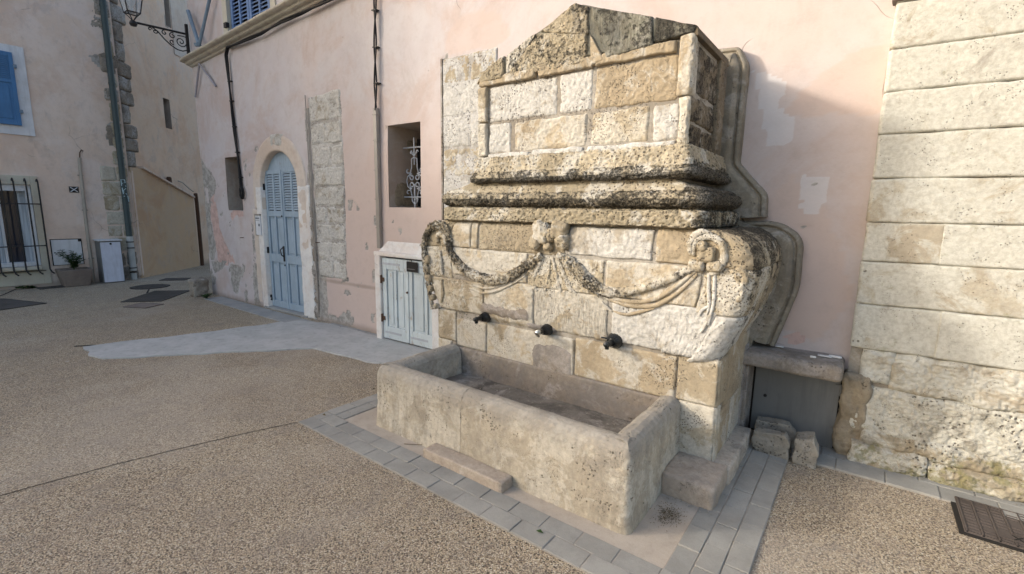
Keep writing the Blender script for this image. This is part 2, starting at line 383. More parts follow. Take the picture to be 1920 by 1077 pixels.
def stucco(name,c1,c2,c3,peelc=(.43,.41,.385),oldc=(.58,.42,.38),palec=(.62,.63,.66),streak=.5,dirt=.5):
    t=NT(name,.92,.2)
    n1=t.noise(.55,4,.6,dist=.5); n2=t.noise(2.2,6,.65,dist=.3); nv=t.noise(1.6,5,.6,vec=t.vec(scale=(1.3,1.3,.22)))
    b=t.mix(t.ss(n1,.36,.64),c1,c2); b=t.mix(t.math('MULTIPLY',t.ss(n2,.42,.62),.7),b,c3); bl=t.noise(1.3,7,.7,vec=t.vec(loc=(3,9,1)),dist=.8); b=t.mix(t.ss(bl,.48,.66,0,.45*streak+.1),b,tuple(min(.78,x*1.12) for x in c1)); b=t.mix(t.ss(t.noise(.9,7,.72,vec=t.vec(loc=(8,2,5)),dist=.6),.46,.62,0,.65),b,(c2[0]*.86,c2[1]*.76,c2[2]*.70)); b=t.mix(t.ss(t.noise(3.1,8,.78,vec=t.vec(loc=(1,2,8),scale=(1,1,.6)),dist=.5),.52,.66,0,.36),b,(.40,.35,.33)); dr=t.noise(5,5,.7,vec=t.vec(scale=(2.2,2.2,.12))); b=t.mix(t.ss(dr,.56,.72,0,.25*dirt),b,(.38,.33,.31))
    pe=t.attr('peach'); b=t.mix(pe,b,(c2[0]*.98,c2[1]*.90,c2[2]*.84))
    b=t.mix(t.math('MULTIPLY',t.ss(nv,.52,.72),.28*streak),b,(.60,.57,.55))
    n8=t.noise(9,6,.75); b=t.mix(t.ss(n8,.47,.7,0,.36*dirt),b,(.34,.28,.25))
    # hairline cracks
    cv=t.vor(.9,'DISTANCE_TO_EDGE',vec=t.warp(.35,2.2)); ck=t.math('MULTIPLY',t.ss(cv,.0045,.001),t.ss(t.noise(1.1,2),.56,.62))
    b=t.mix(t.math('MULTIPLY',ck,.6),b,(.2,.17,.15))
    fl=t.vor(3.2,vec=t.warp(.1,9)); flm=t.math('MULTIPLY',t.ss(fl,.055,.03),t.ss(t.noise(2.9,2),.5,.56)); b=t.mix(t.math('MULTIPLY',flm,.7),b,(.28,.24,.21))
    old=t.attr('old'); b=t.mix(t.ss(old,.4,.6),b,t.mix(t.ss(n8,.4,.6),oldc,tuple(x*.8 for x in oldc)))
    pale=t.attr('pale'); b=t.mix(t.math('MULTIPLY',t.ss(t.math('ADD',pale,t.math('MULTIPLY_ADD',n8,1.6,-.85)),.4,.75),.5),b,palec)
    peel=t.attr('peel'); pc=t.mix(t.ss(t.noise(12,5,.7),.38,.62),peelc,tuple(x*.62 for x in peelc)); b=t.mix(t.ss(peel,.35,.6),b,pc)
    stn=t.attr('stain'); b=t.mix(t.math('MULTIPLY',t.ss(t.math('ADD',stn,t.math('MULTIPLY_ADD',n2,.6,-.3)),.4,.8),.6),b,(.26,.21,.17))
    h=t.math('MULTIPLY_ADD',t.noise(45,5,.65),.5,t.math('MULTIPLY',t.noise(5,3,.5),1.0)); h=t.math('MULTIPLY_ADD',ck,-.6,h)
    h=t.math('MULTIPLY_ADD',t.math('MULTIPLY',peel,t.noise(60,4,.7)),1.2,h)
    return t.out(b,t.bump(h,.004,.7))
M['pink']=stucco('pink_stucco',(.505,.465,.475),(.545,.48,.465),(.54,.51,.515))
M['pinkleft']=stucco('pale_pink_stucco',(.70,.60,.545),(.72,.61,.535),(.66,.52,.42),streak=.3)
M['tan']=stucco('tan_stucco',(.68,.52,.39),(.71,.535,.40),(.68,.55,.45),palec=(.62,.53,.48),streak=.2)
M['annex']=stucco('ochre_stucco',(.53,.385,.25),(.56,.40,.265),(.52,.40,.29),streak=.2)
M['white']=stucco('white_limewash',(.70,.71,.71),(.72,.70,.67),(.62,.62,.62),dirt=.8)
M['beige']=stucco('beige_stucco',(.58,.50,.43),(.60,.53,.46),(.58,.52,.47),dirt=.9)
M['cream']=stucco('cream_paint',(.52,.50,.42),(.55,.52,.43),(.5,.46,.38))
M['cornice']=stucco('weathered_cornice_paint',(.50,.47,.39),(.56,.53,.45),(.46,.43,.37),dirt=2.5)
M['gap']=NT('dark_recess',.9).out((.02,.018,.016))
# exposed aggregate
def gravel():
    t=NT('exposed_aggregate',.9,.25)
    v1=t.warp(.008,55); d=t.vor(125,vec=v1); c=t.vor(125,out='Color',vec=v1); d2=t.vor(58,vec=v1)
    q=t.n.new('ShaderNodeSeparateColor'); t.L(c,q.inputs[0]); r=q.outputs[0]; g2=q.outputs[1]
    peb=t.mix(t.ss(r,.1,.9),(.41,.335,.23),(.55,.465,.34)); peb=t.mix(t.ss(g2,.80,.88),peb,(.62,.56,.45)); peb=t.mix(t.ss(g2,.14,.08),peb,(.22,.17,.13))
    b=t.mix(t.ss(d,.46,.70),peb,(.22,.175,.13))
    pt=t.math('MULTIPLY',t.ss(d2,.36,.22),t.ss(t.noise(14,3,.6),.30,.48)); b=t.mix(t.math('MULTIPLY',pt,.85),b,(.06,.05,.04))
    d2=t.math('ADD',d2,t.math('MULTIPLY',pt,3.0))
    big=t.noise(.8,5,.6,dist=.4); md=t.noise(4,5,.65)
    b=t.mix(t.ss(big,.38,.66,0,.5),b,t.mix(.5,b,(.30,.255,.215)))
    b=t.mix(t.ss(md,.48,.68,0,.4),b,(.26,.225,.19)); b=t.mix(t.ss(t.noise(1.9,7,.75,vec=t.vec(loc=(4,4,0)),dist=1.0),.55,.68,0,.4),b,(.22,.19,.165)); b=t.mix(t.ss(t.noise(.35,4,.6,vec=t.vec(loc=(1,6,0))),.48,.62,0,.3),b,(.52,.47,.40))
    
    st=t.vor(1.3,vec=t.warp(.15,6)); b=t.mix(t.math('MULTIPLY',t.ss(st,.05,.03),.4),b,(.5,.48,.45))
    h=t.math('SUBTRACT',1.0,d); h=t.math('MULTIPLY_ADD',t.math('SUBTRACT',1.0,d2),.3,h)
    return t.out(b,t.bump(h,.0055,1.0))
M['gravel']=gravel()
def conc(name,c,c2,var=.5,fine=.5,rough=.9,bd=.002):
    t=NT(name,rough,.25); b=t.mix(t.ss(t.noise(3.5,6,.65,dist=.3),.35,.65),c,c2)
    r=t.rand(); b=t.mix(t.ss(r,0,1,0,.35*var),b,tuple(x*.6 for x in c))
    b=t.mix(t.ss(t.noise(12,6,.75),.48,.72,0,.4*var),b,tuple(x*.5 for x in c))
    nf=t.noise(240,3,.7); b=t.mix(t.ss(nf,.45,.7,0,.5*fine),b,tuple(x*.55 for x in c))
    h=t.math('MULTIPLY_ADD',nf,.6,t.noise(40,4,.6)); return t.out(b,t.bump(h,bd,.8))
M['paver']=conc('grey_paver',(.28,.275,.255),(.35,.345,.32))
def cempatch():
    t=NT('streaky_cement',.9,.25); b=t.mix(t.ss(t.noise(3,6,.7,dist=.5),.35,.65),(.60,.585,.555),(.74,.725,.695))
    s=t.noise(2.2,7,.75,vec=t.vec(scale=(1,5,1),rot=(0,0,-1.1))); b=t.mix(t.ss(s,.54,.68,0,.6),b,(.28,.275,.26))
    b=t.mix(t.ss(t.noise(1.1,5,.7,vec=t.vec(loc=(3,3,3))),.5,.7,0,.5),b,(.40,.36,.30)); g=t.noise(90,4,.7); b=t.mix(t.ss(g,.5,.7,0,.4),b,(.25,.24,.22))
    return t.out(b,t.bump(t.math('MULTIPLY_ADD',g,.4,s),.012,.8))
M['patch']=cempatch()
M['joint']=conc('sand_joint',(.30,.28,.25),(.37,.345,.31))
M['pinkconc']=conc('pinkish_concrete',(.47,.41,.345),(.54,.48,.41),.8)
M['patch']=conc('grey_white_cement',(.47,.48,.475),(.58,.585,.58),1.3)
M['kerb']=conc('grey_kerb_stone',(.30,.31,.31),(.38,.38,.37))
M['alley']=conc('alley_paving',(.13,.11,.095),(.17,.145,.125))
M['loose']=stone('loose_grey_stone',c1=(.42,.385,.325),c2=(.52,.48,.42),lime=(.5,.48,.44),limeamt=.5,grey=(.2,.19,.175),greyamt=.6,pits=.4,speck=.8)
M['iron']=conc('cast_iron',(.085,.07,.062),(.12,.10,.09),.6,.6,.7,.0015)
M['iron2']=conc('dull_cast_iron',(.07,.066,.06),(.1,.09,.085),.6,.6,.7)
def paint(name,c,rough=.6,chip=.3,chipc=(.2,.16,.12),bd=.0015,spec=.4,grain=0):
    t=NT(name,rough,spec); b=t.mix(t.ss(t.noise(4,5,.6),.35,.65),c,tuple(x*.88 for x in c))
    ch=t.ss(t.noise(18,6,.75,vec=t.vec(scale=(1,1,.35))),.72-.12*chip,.74-.1*chip); b=t.mix(t.math('MULTIPLY',ch,.75),b,chipc)
    b=t.mix(t.ss(t.noise(7,6,.7,vec=t.vec(scale=(3,3,.3))),.45,.7,0,.5),b,tuple(x*.66 for x in c)); b=t.mix(t.ss(t.noise(2.2,7,.8,vec=t.vec(scale=(1,1,.7))),.55,.68,0,.35),b,(c[0]*.55+.1,c[1]*.55+.08,c[2]*.5+.06))
    h=t.math('MULTIPLY_ADD',ch,-.8,t.noise(60,4,.6,vec=t.vec(scale=(1,1,.2 if grain else 1))))
    return t.out(b,t.bump(h,bd,.6))
M['doorblue']=paint('blue_grey_door_paint',(.32,.41,.50),chip=.7,grain=1)
M['shutblue']=paint('blue_shutter_paint',(.13,.22,.42),chip=.1)
M['leftblue']=paint('strong_blue_shutter_paint',(.06,.18,.38),chip=.1)
M['cabblue']=paint('pale_blue_paint',(.56,.63,.66),chip=1.0,grain=1,chipc=(.3,.22,.15))
M['whitepaint']=paint('white_paint',(.66,.68,.72),.5,.1)
M['boxwhite']=paint('white_cabinet_paint',(.62,.66,.78),.45,.0)
M['zinc']=paint('zinc_conduit',(.33,.30,.27),.55,.2)
M['greenpipe']=paint('dark_green_pipe_paint',(.05,.075,.08),.5,.1)
M['palepipe']=paint('pale_plastic_pipe',(.48,.50,.50),.5,.1)
M['beigepipe']=paint('beige_plastic_pipe',(.40,.36,.31),.5,.1)
M['black']=paint('black_iron',(.016,.015,.017),.5,.15,(.07,.03,.02))
M['rail']=paint('silvery_wrought_iron',(.42,.45,.50),.5,.5,(.15,.1,.08))
M['hatch']=paint('galvanised_hatch',(.16,.165,.165),.55,.2,(.11,.11,.11))
M['rust']=paint('rusty_iron',(.10,.055,.035),.8,.5,(.2,.1,.05))
M['wood']=paint('weathered_grey_wood',(.33,.32,.36),.8,.4,(.2,.17,.15),grain=1)
M['strut']=paint('blue_grey_steel',(.17,.24,.32),.5,.2)
M['tapblack']=NT('black_lacquered_brass',.35,.5).out((.012,.014,.016))
_t=NT('worn_chrome',.3,.5); _t.b.inputs['Metallic'].default_value=1; M['chrome']=_t.out((.55,.55,.53))
M['cable']=NT('black_cable',.6).out((.012,.012,.014))
M['soil']=conc('potting_soil',(.05,.035,.025),(.08,.06,.04))
M['pot']=conc('stone_pot',(.20,.16,.14),(.26,.22,.19),.8)
def leafm(name,c):
    t=NT(name,.6,.3); b=t.mix(t.rand(),c,tuple(x*1.6 for x in c)); b=t.mix(t.noise(30,2),b,tuple(x*.6 for x in c)); return t.out(b)
M['leaf']=leafm('green_leaf',(.035,.075,.02)); M['dryleaf']=leafm('dry_leaf',(.12,.09,.045))
M['glassdark']=NT('dark_window_glass',.08,.6).out((.02,.025,.04))
_t=NT('curtain',.9); M['curtain']=_t.out(_t.mix(_t.ss(_t.noise(30,2,.5,vec=_t.vec(scale=(1,1,.05))),.4,.6),(.5,.55,.6),(.35,.38,.42)))
_t=NT('lamp_glass',.12,.6); _t.b.inputs['Transmission Weight'].default_value=.75; _t.b.inputs['IOR'].default_value=1.2; M['lampglass']=_t.out((.75,.8,.85))
M['inside']=NT('dark_interior_shade',.95).out((.07,.06,.055))  # flat dark tone stands in for unlit rooms behind the walls
M['reveal']=stucco('old_reveal_plaster',(.42,.38,.34),(.36,.31,.27),(.3,.25,.21),peelc=(.2,.15,.11),dirt=2)
M['roof']=conc('clay_roof_tiles',(.32,.15,.09),(.38,.2,.12))
M['graff']=NT('pale_blue_spray',.7).out((.45,.6,.66))
M['sign']=NT('black_notice',.35,.5).out((.012,.012,.013)); M['signink']=NT('grey_print',.6).out((.18,.18,.18))
M['ink']=NT('grey_lettering',.6).out((.16,.18,.2))
# ============================================================ GROUND
g=MB(); g.box((-90,-60,-.3),(60,80,0)); ground=setp(g.build('ground',M['gravel']),kind='structure')
def sheet(name,poly,z,mat,parent=None,kind='structure',th=.02,wob=0):
    q=MB()
    if wob:
        p=resample([(a,b) for a,b in poly],.05,True); P3=np.c_[p,np.zeros(len(p))]
        p=p+wob*np.stack([vn(P3,6,3),vn(P3,6,9)],-1); poly=[tuple(x) for x in p]
    q.prism(poly,z-th,z,lambda a,b,h:(a,b,h)); o=q.build(name,mat,parent)
    return setp(o,kind=kind) if kind else o
cem=sheet('cement_patch',[GW(*p) for p in [(157,652),(172,668),(195,673),(330,668),(480,660),(590,655),(640,668),(700,682),(745,684),(800,668),(822,650)]]+[(-4.2,3.74),(-6.0,3.7)]+[GW(*p) for p in [(596,606),(560,603),(520,606),(440,618),(330,632),(230,642)]],.014,M['patch'],wob=.03)
# seams in the paving
def seam(pts,w=.014):
    q=[GW(*p) for p in pts]; p=resample(q,.08); P3=np.c_[p,np.zeros(len(p))]; p=p+.005*np.stack([vn(P3,5,1),vn(P3,5,2)],-1)
    t=nrm(np.gradient(p,axis=0)); n=np.stack([-t[:,1],t[:,0]],-1)*w/2; k=len(p)
    V=np.concatenate([np.c_[p+n,np.full(k,.003)],np.c_[p-n,np.full(k,.003)]]); Fq=[(i,k+i,k+i+1,i+1) for i in range(k-1)]
    return setp(quads('paving_seam',V,Fq,M['gap']),kind='structure')
seam([(-300,1004),(0,930),(230,868),(450,815),(562,792)],.007); seam([(0,556),(58,530)],.03); seam([(140,650),(178,648)],.05); seam([(280,543),(275,552)],.03)
# pinkish concrete around the trough
apron=sheet('concrete_apron',[(-3.12,2.0),(-.59,2.0),(-.55,2.75),(-.5,3.6),(-.7,3.8),(-3.12,3.8)],.006,M['pinkconc'])
# paver bands
def paverband(name,lo,hi,rows,plen,along,parent=None,offs=.5,z=.012,mat='paver',kindo=True):
    bed=sheet(name,[(lo[0],lo[1]),(hi[0],lo[1]),(hi[0],hi[1]),(lo[0],hi[1])],.007,M['joint'])
    W=(hi[1]-lo[1]) if along=='x' else (hi[0]-lo[0]); Ln=(hi[0]-lo[0]) if along=='x' else (hi[1]-lo[1]); rw=W/rows
    for r in range(rows):
        a=-(plen*offs*r)%plen-plen
        while a<Ln:
            a0=max(0,a);a1=min(Ln,a+plen)
            if a1-a0>.03:
                g_=.0025; q=MB(); zz=z+rng.uniform(-.003,.003)
                if along=='x': b=((lo[0]+a0+g_,lo[1]+r*rw+g_,0.0),(lo[0]+a1-g_,lo[1]+(r+1)*rw-g_,zz))
                else: b=((lo[0]+r*rw+g_,lo[1]+a0+g_,0.0),(lo[0]+(r+1)*rw-g_,lo[1]+a1-g_,zz))
                cx0=(b[0][0]+b[1][0])/2; cy0=(b[0][1]+b[1][1])/2; an=rng.uniform(-.006,.006); tl=rng.uniform(-.006,.006)
                q.box(*b,fr=lambda x,y,h:(cx0+(x-cx0)-(y-cy0)*an,cy0+(y-cy0)+(x-cx0)*an,h+(tl*(x-cx0) if h>.005 else 0))); q.build('paver',M[mat],bed,bev=.003,seg=1)
            a+=plen
    return bed
paverband('pavement',(-3.36,1.77),(-.26,2.01),2,.205,'x')
paverband('pavement',(-3.36,2.012),(-3.12,3.2),2,.205,'y')
paverband('pavement',(-.59,2.012),(-.26,3.62),3,.20,'y')
paverband('pavement',(-.258,3.57),(2.4,3.90),2,.26,'x',offs=.35)
paverband('pavement',(-9.3,3.32),(-6.0,3.62),1,.6,'x',mat='kerb')
paverband('pavement',(-6.0,3.50),(-3.3,3.78),1,.45,'x',mat='kerb')
# ============================================================ MANHOLES AND GRATES
def text_mesh(body,size,depth,fr,mat,name,parent,align='CENTER'):
    c=bpy.data.curves.new('t','FONT'); c.body=body; c.size=size; c.extrude=depth; c.align_x=align; c.align_y='CENTER'; c.resolution_u=2
    o=bpy.data.objects.new('t',c); me=bpy.data.meshes.new_from_object(o)
    P=np.array([v.co[:] for v in me.vertices])
    for v,q in zip(me.vertices,P): v.co=fr(*q)
    bpy.data.objects.remove(o); bpy.data.curves.remove(c); me.name=name
    return link(name,me,mat,parent)
mh=empty('manhole_cover',(.88,3.45,0),'rusty rectangular access cover with cast lettering beside the whitewashed stone wall','manhole cover')
mx0,mx1,my0,my1=.565,1.2,3.235,3.665
q=MB(); q.prism([(mx0,my0),(mx1,my0),(mx1,my1),(mx0,my1)],0,.009,lambda a,b,h:(a,b,h)); q.build('recess',M['gap'],mh)
q=MB(); q.box((mx0+.022,my0+.018,0.002),(mx1-.02,my1-.018,.012)); q.build('plate',M['iron'],mh,bev=.003,seg=1)
q=MB()
for i in range(10): 
    x=mx0+.03+i*.062; q.box((x,my0+.02,.0115),(x+.006,my1-.02,.0165))
q.box((mx0+.024,my0+.02,.0115),(mx1-.024,my0+.027,.0165)); q.box((mx0+.024,my1-.027,.0115),(mx1-.024,my1-.02,.0165))
for i in range(9):
    for j in range(11):
        if (i in (2,3,4,5) and j in (1,2)) or rng.random()<.12: continue
        x=mx0+.042+i*.062; y=my0+.045+j*.033; q.box((x,y,.0115),(x+.044,y+.011,.0155))
q.build('raised_pattern',M['iron'],mh)
q=MB(); q.box((mx0+.155,my0+.07,.0117),(mx0+.40,my0+.135,.0162)); q.build('name_band',M['iron'],mh)
text_mesh('VUX',.062,.002,lambda a,b,h:(mx0+.275-a,my0+.102-b,.017+h),M['gap'],'lettering',mh)
def cover(name,cx,cy,lx,ly,rot,label,cat,bars=0,rnd=False,mat='iron2',group=None):
    e=empty(name,(cx,cy,0),label,cat,group); c,s=math.cos(rot),math.sin(rot)
    fr=lambda a,b,h:(cx+a*c-b*s,cy+a*s+b*c,h)
    q=MB()
    if rnd:
        po=lambda r:[(r*math.cos(k*math.pi/18),r*math.sin(k*math.pi/18)) for k in range(36)]
        q.prism(po(lx/2),0,.006,fr); q.build('rim',M['gap'],e); q=MB(); q.prism(po(lx/2-.02),.002,.012,fr); q.build('plate',M[mat],e)
        q=MB(); 
        for i in range(-5,6):
            for j in range(-5,6):
                if math.hypot(i,j)<5: q.box((i*.055-.015,j*.055-.015,.0115),(i*.055+.015,j*.055+.015,.016),fr)
        q.build('raised_pattern',M[mat],e)
    else:
        q.box((-lx/2,-ly/2,0),(lx/2,ly/2,.006),fr); q.build('recess',M['gap'],e); q=MB()
        q.box((-lx/2,-ly/2,.001),(lx/2,-ly/2+.03,.014),fr);q.box((-lx/2,ly/2-.03,.001),(lx/2,ly/2,.014),fr)
        q.box((-lx/2,-ly/2+.031,.001),(-lx/2+.03,ly/2-.031,.014),fr);q.box((lx/2-.03,-ly/2+.031,.001),(lx/2,ly/2-.031,.014),fr); q.build('frame',M[mat],e)
        if bars:
            for i in range(bars):
                x=-lx/2+.03+(i+.5)*(lx-.06)/bars; q=MB(); q.box((x-(lx-.06)/bars*.3,-ly/2+.031,.001),(x+(lx-.06)/bars*.3,ly/2-.031,.011),fr); q.build('bar',M[mat],e)
        else:
            q=MB(); q.box((-lx/2+.036,-ly/2+.036,.001),(lx/2-.036,ly/2-.036,.012),fr); q.build('plate',M[mat],e)
    return e
cover('manhole_cover',-11.5,3.17,.66,.66,0,'round cast iron manhole cover in front of the alley mouth','manhole cover',rnd=True)
a=np.array(GW(235,563));b=np.array(GW(320,563));c_=np.array(GW(357,549));d_=np.array(GW(270,549)); ce=(a+b+c_+d_)/4
cover('drain_grate',ce[0],ce[1],1.1,.62,math.atan2(*(c_-b)[::-1]),'large dark slatted drain grate between round manhole and small square plate','drain grate',bars=12)
cover('manhole_cover',-9.38,2.47,.42,.34,.5,'small worn rectangular plate nearest the camera below the slatted grate','manhole cover',mat='pot')
cover('manhole_cover',-12.25,3.85,.5,.34,.9,'small dark rectangular plate furthest away inside the alley mouth','manhole cover')
cover('manhole_cover',-11.15,1.05,1.1,.62,.35,'dark iron plate cut off by the left edge of the photo','manhole cover')
cover('drain_grate',-12.72,1.98,.26,.52,0.05,'narrow dark grate at the wall foot under the barred window','drain grate',bars=6)
# ============================================================ CENTRE HOUSE (pink facade)
H1=empty('house',(-5,6,0),'weathered pink stucco house with blue arched door and moulded cornice behind the fountain','house')
door=(-7.72,-6.69,1.955,2.47); w1=(-8.85,-8.33,1.57,2.45); w2=(-4.715,-4.16,1.66,2.62)
xl=np.r_[np.arange(-9.75,-4.0,.02),np.arange(-4.0,.02,.035),[.03]]
zl=np.r_[np.arange(0,3.3,.02),np.arange(3.3,7.0,.04)]
shutr=(-8.36,-7.1,4.33,5.9)
for v in (door[0],door[1],w1[0],w1[1],w2[0],w2[1],shutr[0],shutr[1]): xl[np.abs(xl-v).argmin()]=v
for v in (w1[2],w1[3],w2[2],w2[3],door[2],shutr[2],shutr[3]): zl[np.abs(zl-v).argmin()]=v
U,V=np.meshgrid(xl,zl,indexing='ij'); P3=np.stack([U,V,0*U],-1)
P=S_fac(U,V); n3=np.array([FS,-1,0]);n3/=np.linalg.norm(n3)
wU=U+.05*fbm(P3,5,3,11); wV=V+.05*fbm(P3,5,3,12)
def mask(polys,blur=0):
    m_=np.zeros(U.shape)
    for p in polys: m_=np.maximum(m_,inpoly(wU,wV,[FW(*q) for q in p]))
    return m_
peel=mask([[(366,300),(378,300),(392,322),(404,340),(403,362),(394,372),(393,395),(397,430),(404,462),(401,488),(394,484),(386,430),(376,350)],
 [(396,488),(424,492),(416,506),(402,512)],[(430,496),(452,498),(452,522),(446,548),(440,552),(432,530)],
 [(472,498),(483,505),(486,560),(492,588),(478,582),(476,540)],[(652,378),(662,375),(661,395),(652,395)],[(702,408),(709,410),(710,427),(704,428)],
 [(697,506),(703,505),(703,532),(698,530)],[(697,590),(704,587),(704,607),(698,605)],[(455,492),(460,500),(457,522),(451,520)],
 [(590,352),(603,372),(604,440),(612,520),(618,612),(600,606),(592,480),(588,400)],
 [(604,598),(630,604),(660,612),(708,630),(708,638),(604,606)],[(830,105),(836,100),(838,420),(830,420)],
 [(645,520),(652,520),(655,530),(640,532)],[(1518,340),(1524,344),(1520,350)],[(1502,418),(1508,422),(1505,428)]])
old=mask([[(392,372),(404,380),(412,430),(424,458),(434,480),(426,500),(408,488),(400,440),(394,400)],[(430,398),(455,396),(456,408),(440,405),(434,412)],[(428,492),(436,476),(440,495)],
 [(1460,628),(1490,618),(1510,634),(1495,645),(1470,643)],[(380,345),(402,365),(400,385),(388,380)]])
pale=mask([[(1415,132),(1478,145),(1475,175),(1462,200),(1490,225),(1493,272),(1432,280),(1425,220),(1420,170)],[(1500,325),(1550,335),(1540,400),(1500,400)]])
pale=np.maximum(pale,.55*sstep(.25,.5,fbm(P3,.9,4,77))*(U>-1.5)*(V<2.2))
from_fountain=(U>-.75)
base_n=fbm(P3,3.2,5,41); peel=np.maximum(peel,1.*(base_n>.10+.9*V)*(U<-4.8)); peel=np.maximum(peel,(fbm(P3,6,4,44)>.52)*(fbm(P3,.8,2,45)>.0)*(V<2.6)*(U<-4.5)); peel=np.maximum(peel,1.*(np.abs(U+6.36)<.03+.10*np.clip(fbm(P3,3,4,47)+.3,0,1))*(V<3.0)); peel=np.maximum(peel,(fbm(P3,4,4,48)>.12)*(U>-8.12)*(U<-7.98)*(V<1.6))
stain=np.clip(1-V/.22,0,1)*.8+.75*np.exp(-((V-.62)/.05)**2)*(U>-6.3)*(U<-4.9)
stain=np.maximum(stain,.9*sstep(1.1,.6,V)*from_fountain*.5)
tone=mask([[(1465,222),(1500,175),(1545,128),(1600,100),(1665,88),(1655,205),(1600,215)],[(835,105),(838,60),(870,25),(930,15),(960,60),(930,85)],[(1410,420),(1480,330),(1560,400),(1600,560),(1520,640),(1440,600)]])
peach=.6*tone+sstep(-6.6,-5.6,U)*sstep(3.4,1.6,V)*(U<-2)*.9+.35*sstep(-4.5,-1,U)
hgt=.010*fbm(P3,1.1,3,5)+.003*fbm(P3,7,4,6)-.009*peel-.004*old
P=P+n3*hgt[...,None]
Fg=gridfaces(len(xl),len(zl)); cu=(xl[:-1]+xl[1:])/2; cv=(zl[:-1]+zl[1:])/2; CU,CV=np.meshgrid(cu,cv,indexing='ij')
inside=lambda w:(CU>w[0])&(CU<w[1])&(CV>w[2])&(CV<w[3])
hole=inside(w1)|inside(w2)|inside(shutr)|((CU>door[0])&(CU<door[1])&(CV<door[2]))|(((CU+7.205)**2+(CV-1.955)**2<.545**2)&(CV>1.9))
hole|=(CU>-4.7)&(CU<-3.6)&(CV<1.0)&(CV>.02)
quads('wall',P,Fg[~hole.ravel()],M['pink'],H1,dict(peel=peel,old=old,pale=pale,stain=stain,peach=peach))
fr1=lambda a,d,h:(a+FS*d*0-0,3.93+FS*a-d,h)       # a along facade, d out of the wall, h up
q=MB(); q.box((-9.75,-7,0),(-8.9,-.28,7),fr1); q.box((-8.25,-7,0),(-7.75,-.28,4.3),fr1)
q=MB()
q.box((-9.745,-8,0),(-9.60,-.012,7),fr1); q.build('side_wall',M['pink'],H1)
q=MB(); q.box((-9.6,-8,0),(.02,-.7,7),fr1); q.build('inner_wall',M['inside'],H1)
q=MB(); q.box((-9.9,-8.1,7.0),(6,.35,7.15),fr1); q.build('roof',M['roof'],H1)
# upper floor returns: cornice as a moulded sweep round the left corner
prof=[(0,4.01),(.04,4.02),(.05,4.04),(.08,4.045),(.11,4.06),(.115,4.08),(.16,4.085),(.19,4.10),(.195,4.125),(.17,4.14),(0,4.15)]
sweep('cornice',[(-9.75,7.0),(-9.75,3.93-.03*9.75),(-4,3.81),(.2,3.935)],prof,M['cornice'],H1,res=.04,pres=.01,amp=.006,freq=9,rough=.005,mapf=lambda a,b,h:np.stack([a,b,h+.057*np.maximum(a+9.75,0)],-1))
cor=[]
# reveals for the two small windows
def reveal(w,d,mat,name='window_reveal',back='inside',t=.03):
    a0,a1,z0,z1=w; q=MB()
    q.box((a0-t,-d,z0-t),(a0,-.006,z1+t),fr1); q.box((a1,-d,z0-t),(a1+t,-.006,z1+t),fr1); q.box((a0,-d,z0-t),(a1,-.006,z0),fr1); q.box((a0,-d,z1),(a1,-.006,z1+t),fr1)
    o=q.build(name,M[mat],H1); q=MB(); q.box((a0-.05,-d-.06,z0-.05),(a1+.05,-d-.001,z1+.05),fr1); q.build('inner_panel',M[back],o); return o  # back panel coloured dark in place of an unlit interior
r1=reveal(w1,.30,'reveal'); q=MB(); q.box((w1[1]-.2,-.295,w1[2]),(w1[1]-.04,-.255,w1[3]),fr1); q.build('window_frame',M['glassdark'],r1)
q=MB(); q.tube([fr1(w1[1]-.14,-.16,w1[2]),fr1(w1[1]-.14,-.16,w1[3])],.011,8); q.build('bar',M['rust'],r1)
r2=reveal(w2,.55,'reveal',back='gap',t=.04)
q=MB(); q.box((w2[0]+.002,-.5,w2[2]+.02),(w2[0]+.045,-.46,w2[3]-.1),fr1); q.build('window_frame',M['black'],r2)
def sc_(cx,cz,r,t0,t1,grow=.35,n=26):
    out=[]
    for k in range(n):
        u=k/(n-1); rr=r*(1-u*(1-grow)*0.95); th=t0+(t1-t0)*u; out.append((cx+rr*math.cos(th),cz+rr*math.sin(th)))
    return out
GR=empty('window_grille',fr1(-4.3,-.27,2.1)); GR.parent=r2; GR.matrix_parent_inverse=Matrix.Identity(4); 
bpy.data.objects.remove(GR)
q=MB(); gd=-.24; gx=FW(777,310,gd)[0]
T=lambda pts,r=.008:q.tube([fr1(a,gd,h) for a,h in pts],r,6)
T([(w2[0],2.385),(w2[1],2.385)],.009); T([(w2[0],1.79),(w2[1],1.79)],.009)
T([(gx,2.50),(gx,2.28)],.011); T([(gx,2.27),(gx,2.18)],.008); T([(gx,1.95),(gx,1.66)],.011)
for s in (-1,1):
    T([(gx+s*.05,2.47-.12),(gx+s*.03,2.31),(gx,2.28)]); T(sc_(gx+s*.05,2.33,.022,0,s*4.5))
    T([(gx,2.27),(gx+s*.045,2.25),(gx+s*.05,2.14),(gx+s*.07,2.085),(gx+s*.125,2.08)]); T(sc_(gx+s*.115,2.11,.03,-1.5,s*5))
    T([(gx+s*.06,2.08),(gx+s*.12,2.04),(gx+s*.14,1.985),(gx+s*.12,1.92),(gx+s*.06,1.88)])
    T(sc_(gx+s*.045,2.03,.042,math.pi/2,math.pi/2-s*7)); T(sc_(gx+s*.045,1.935,.042,-math.pi/2,-math.pi/2+s*7))
    T([(gx+s*.125,1.87),(gx+s*.07,1.875),(gx+s*.05,1.81),(gx+s*.045,1.74),(gx,1.70)]); T(sc_(gx+s*.115,1.845,.028,1.5,-s*5))
    T(sc_(gx+s*.035,1.765,.02,-1.5,s*4)); 
q.build('window_grille',M['rail'],r2,smooth=True)
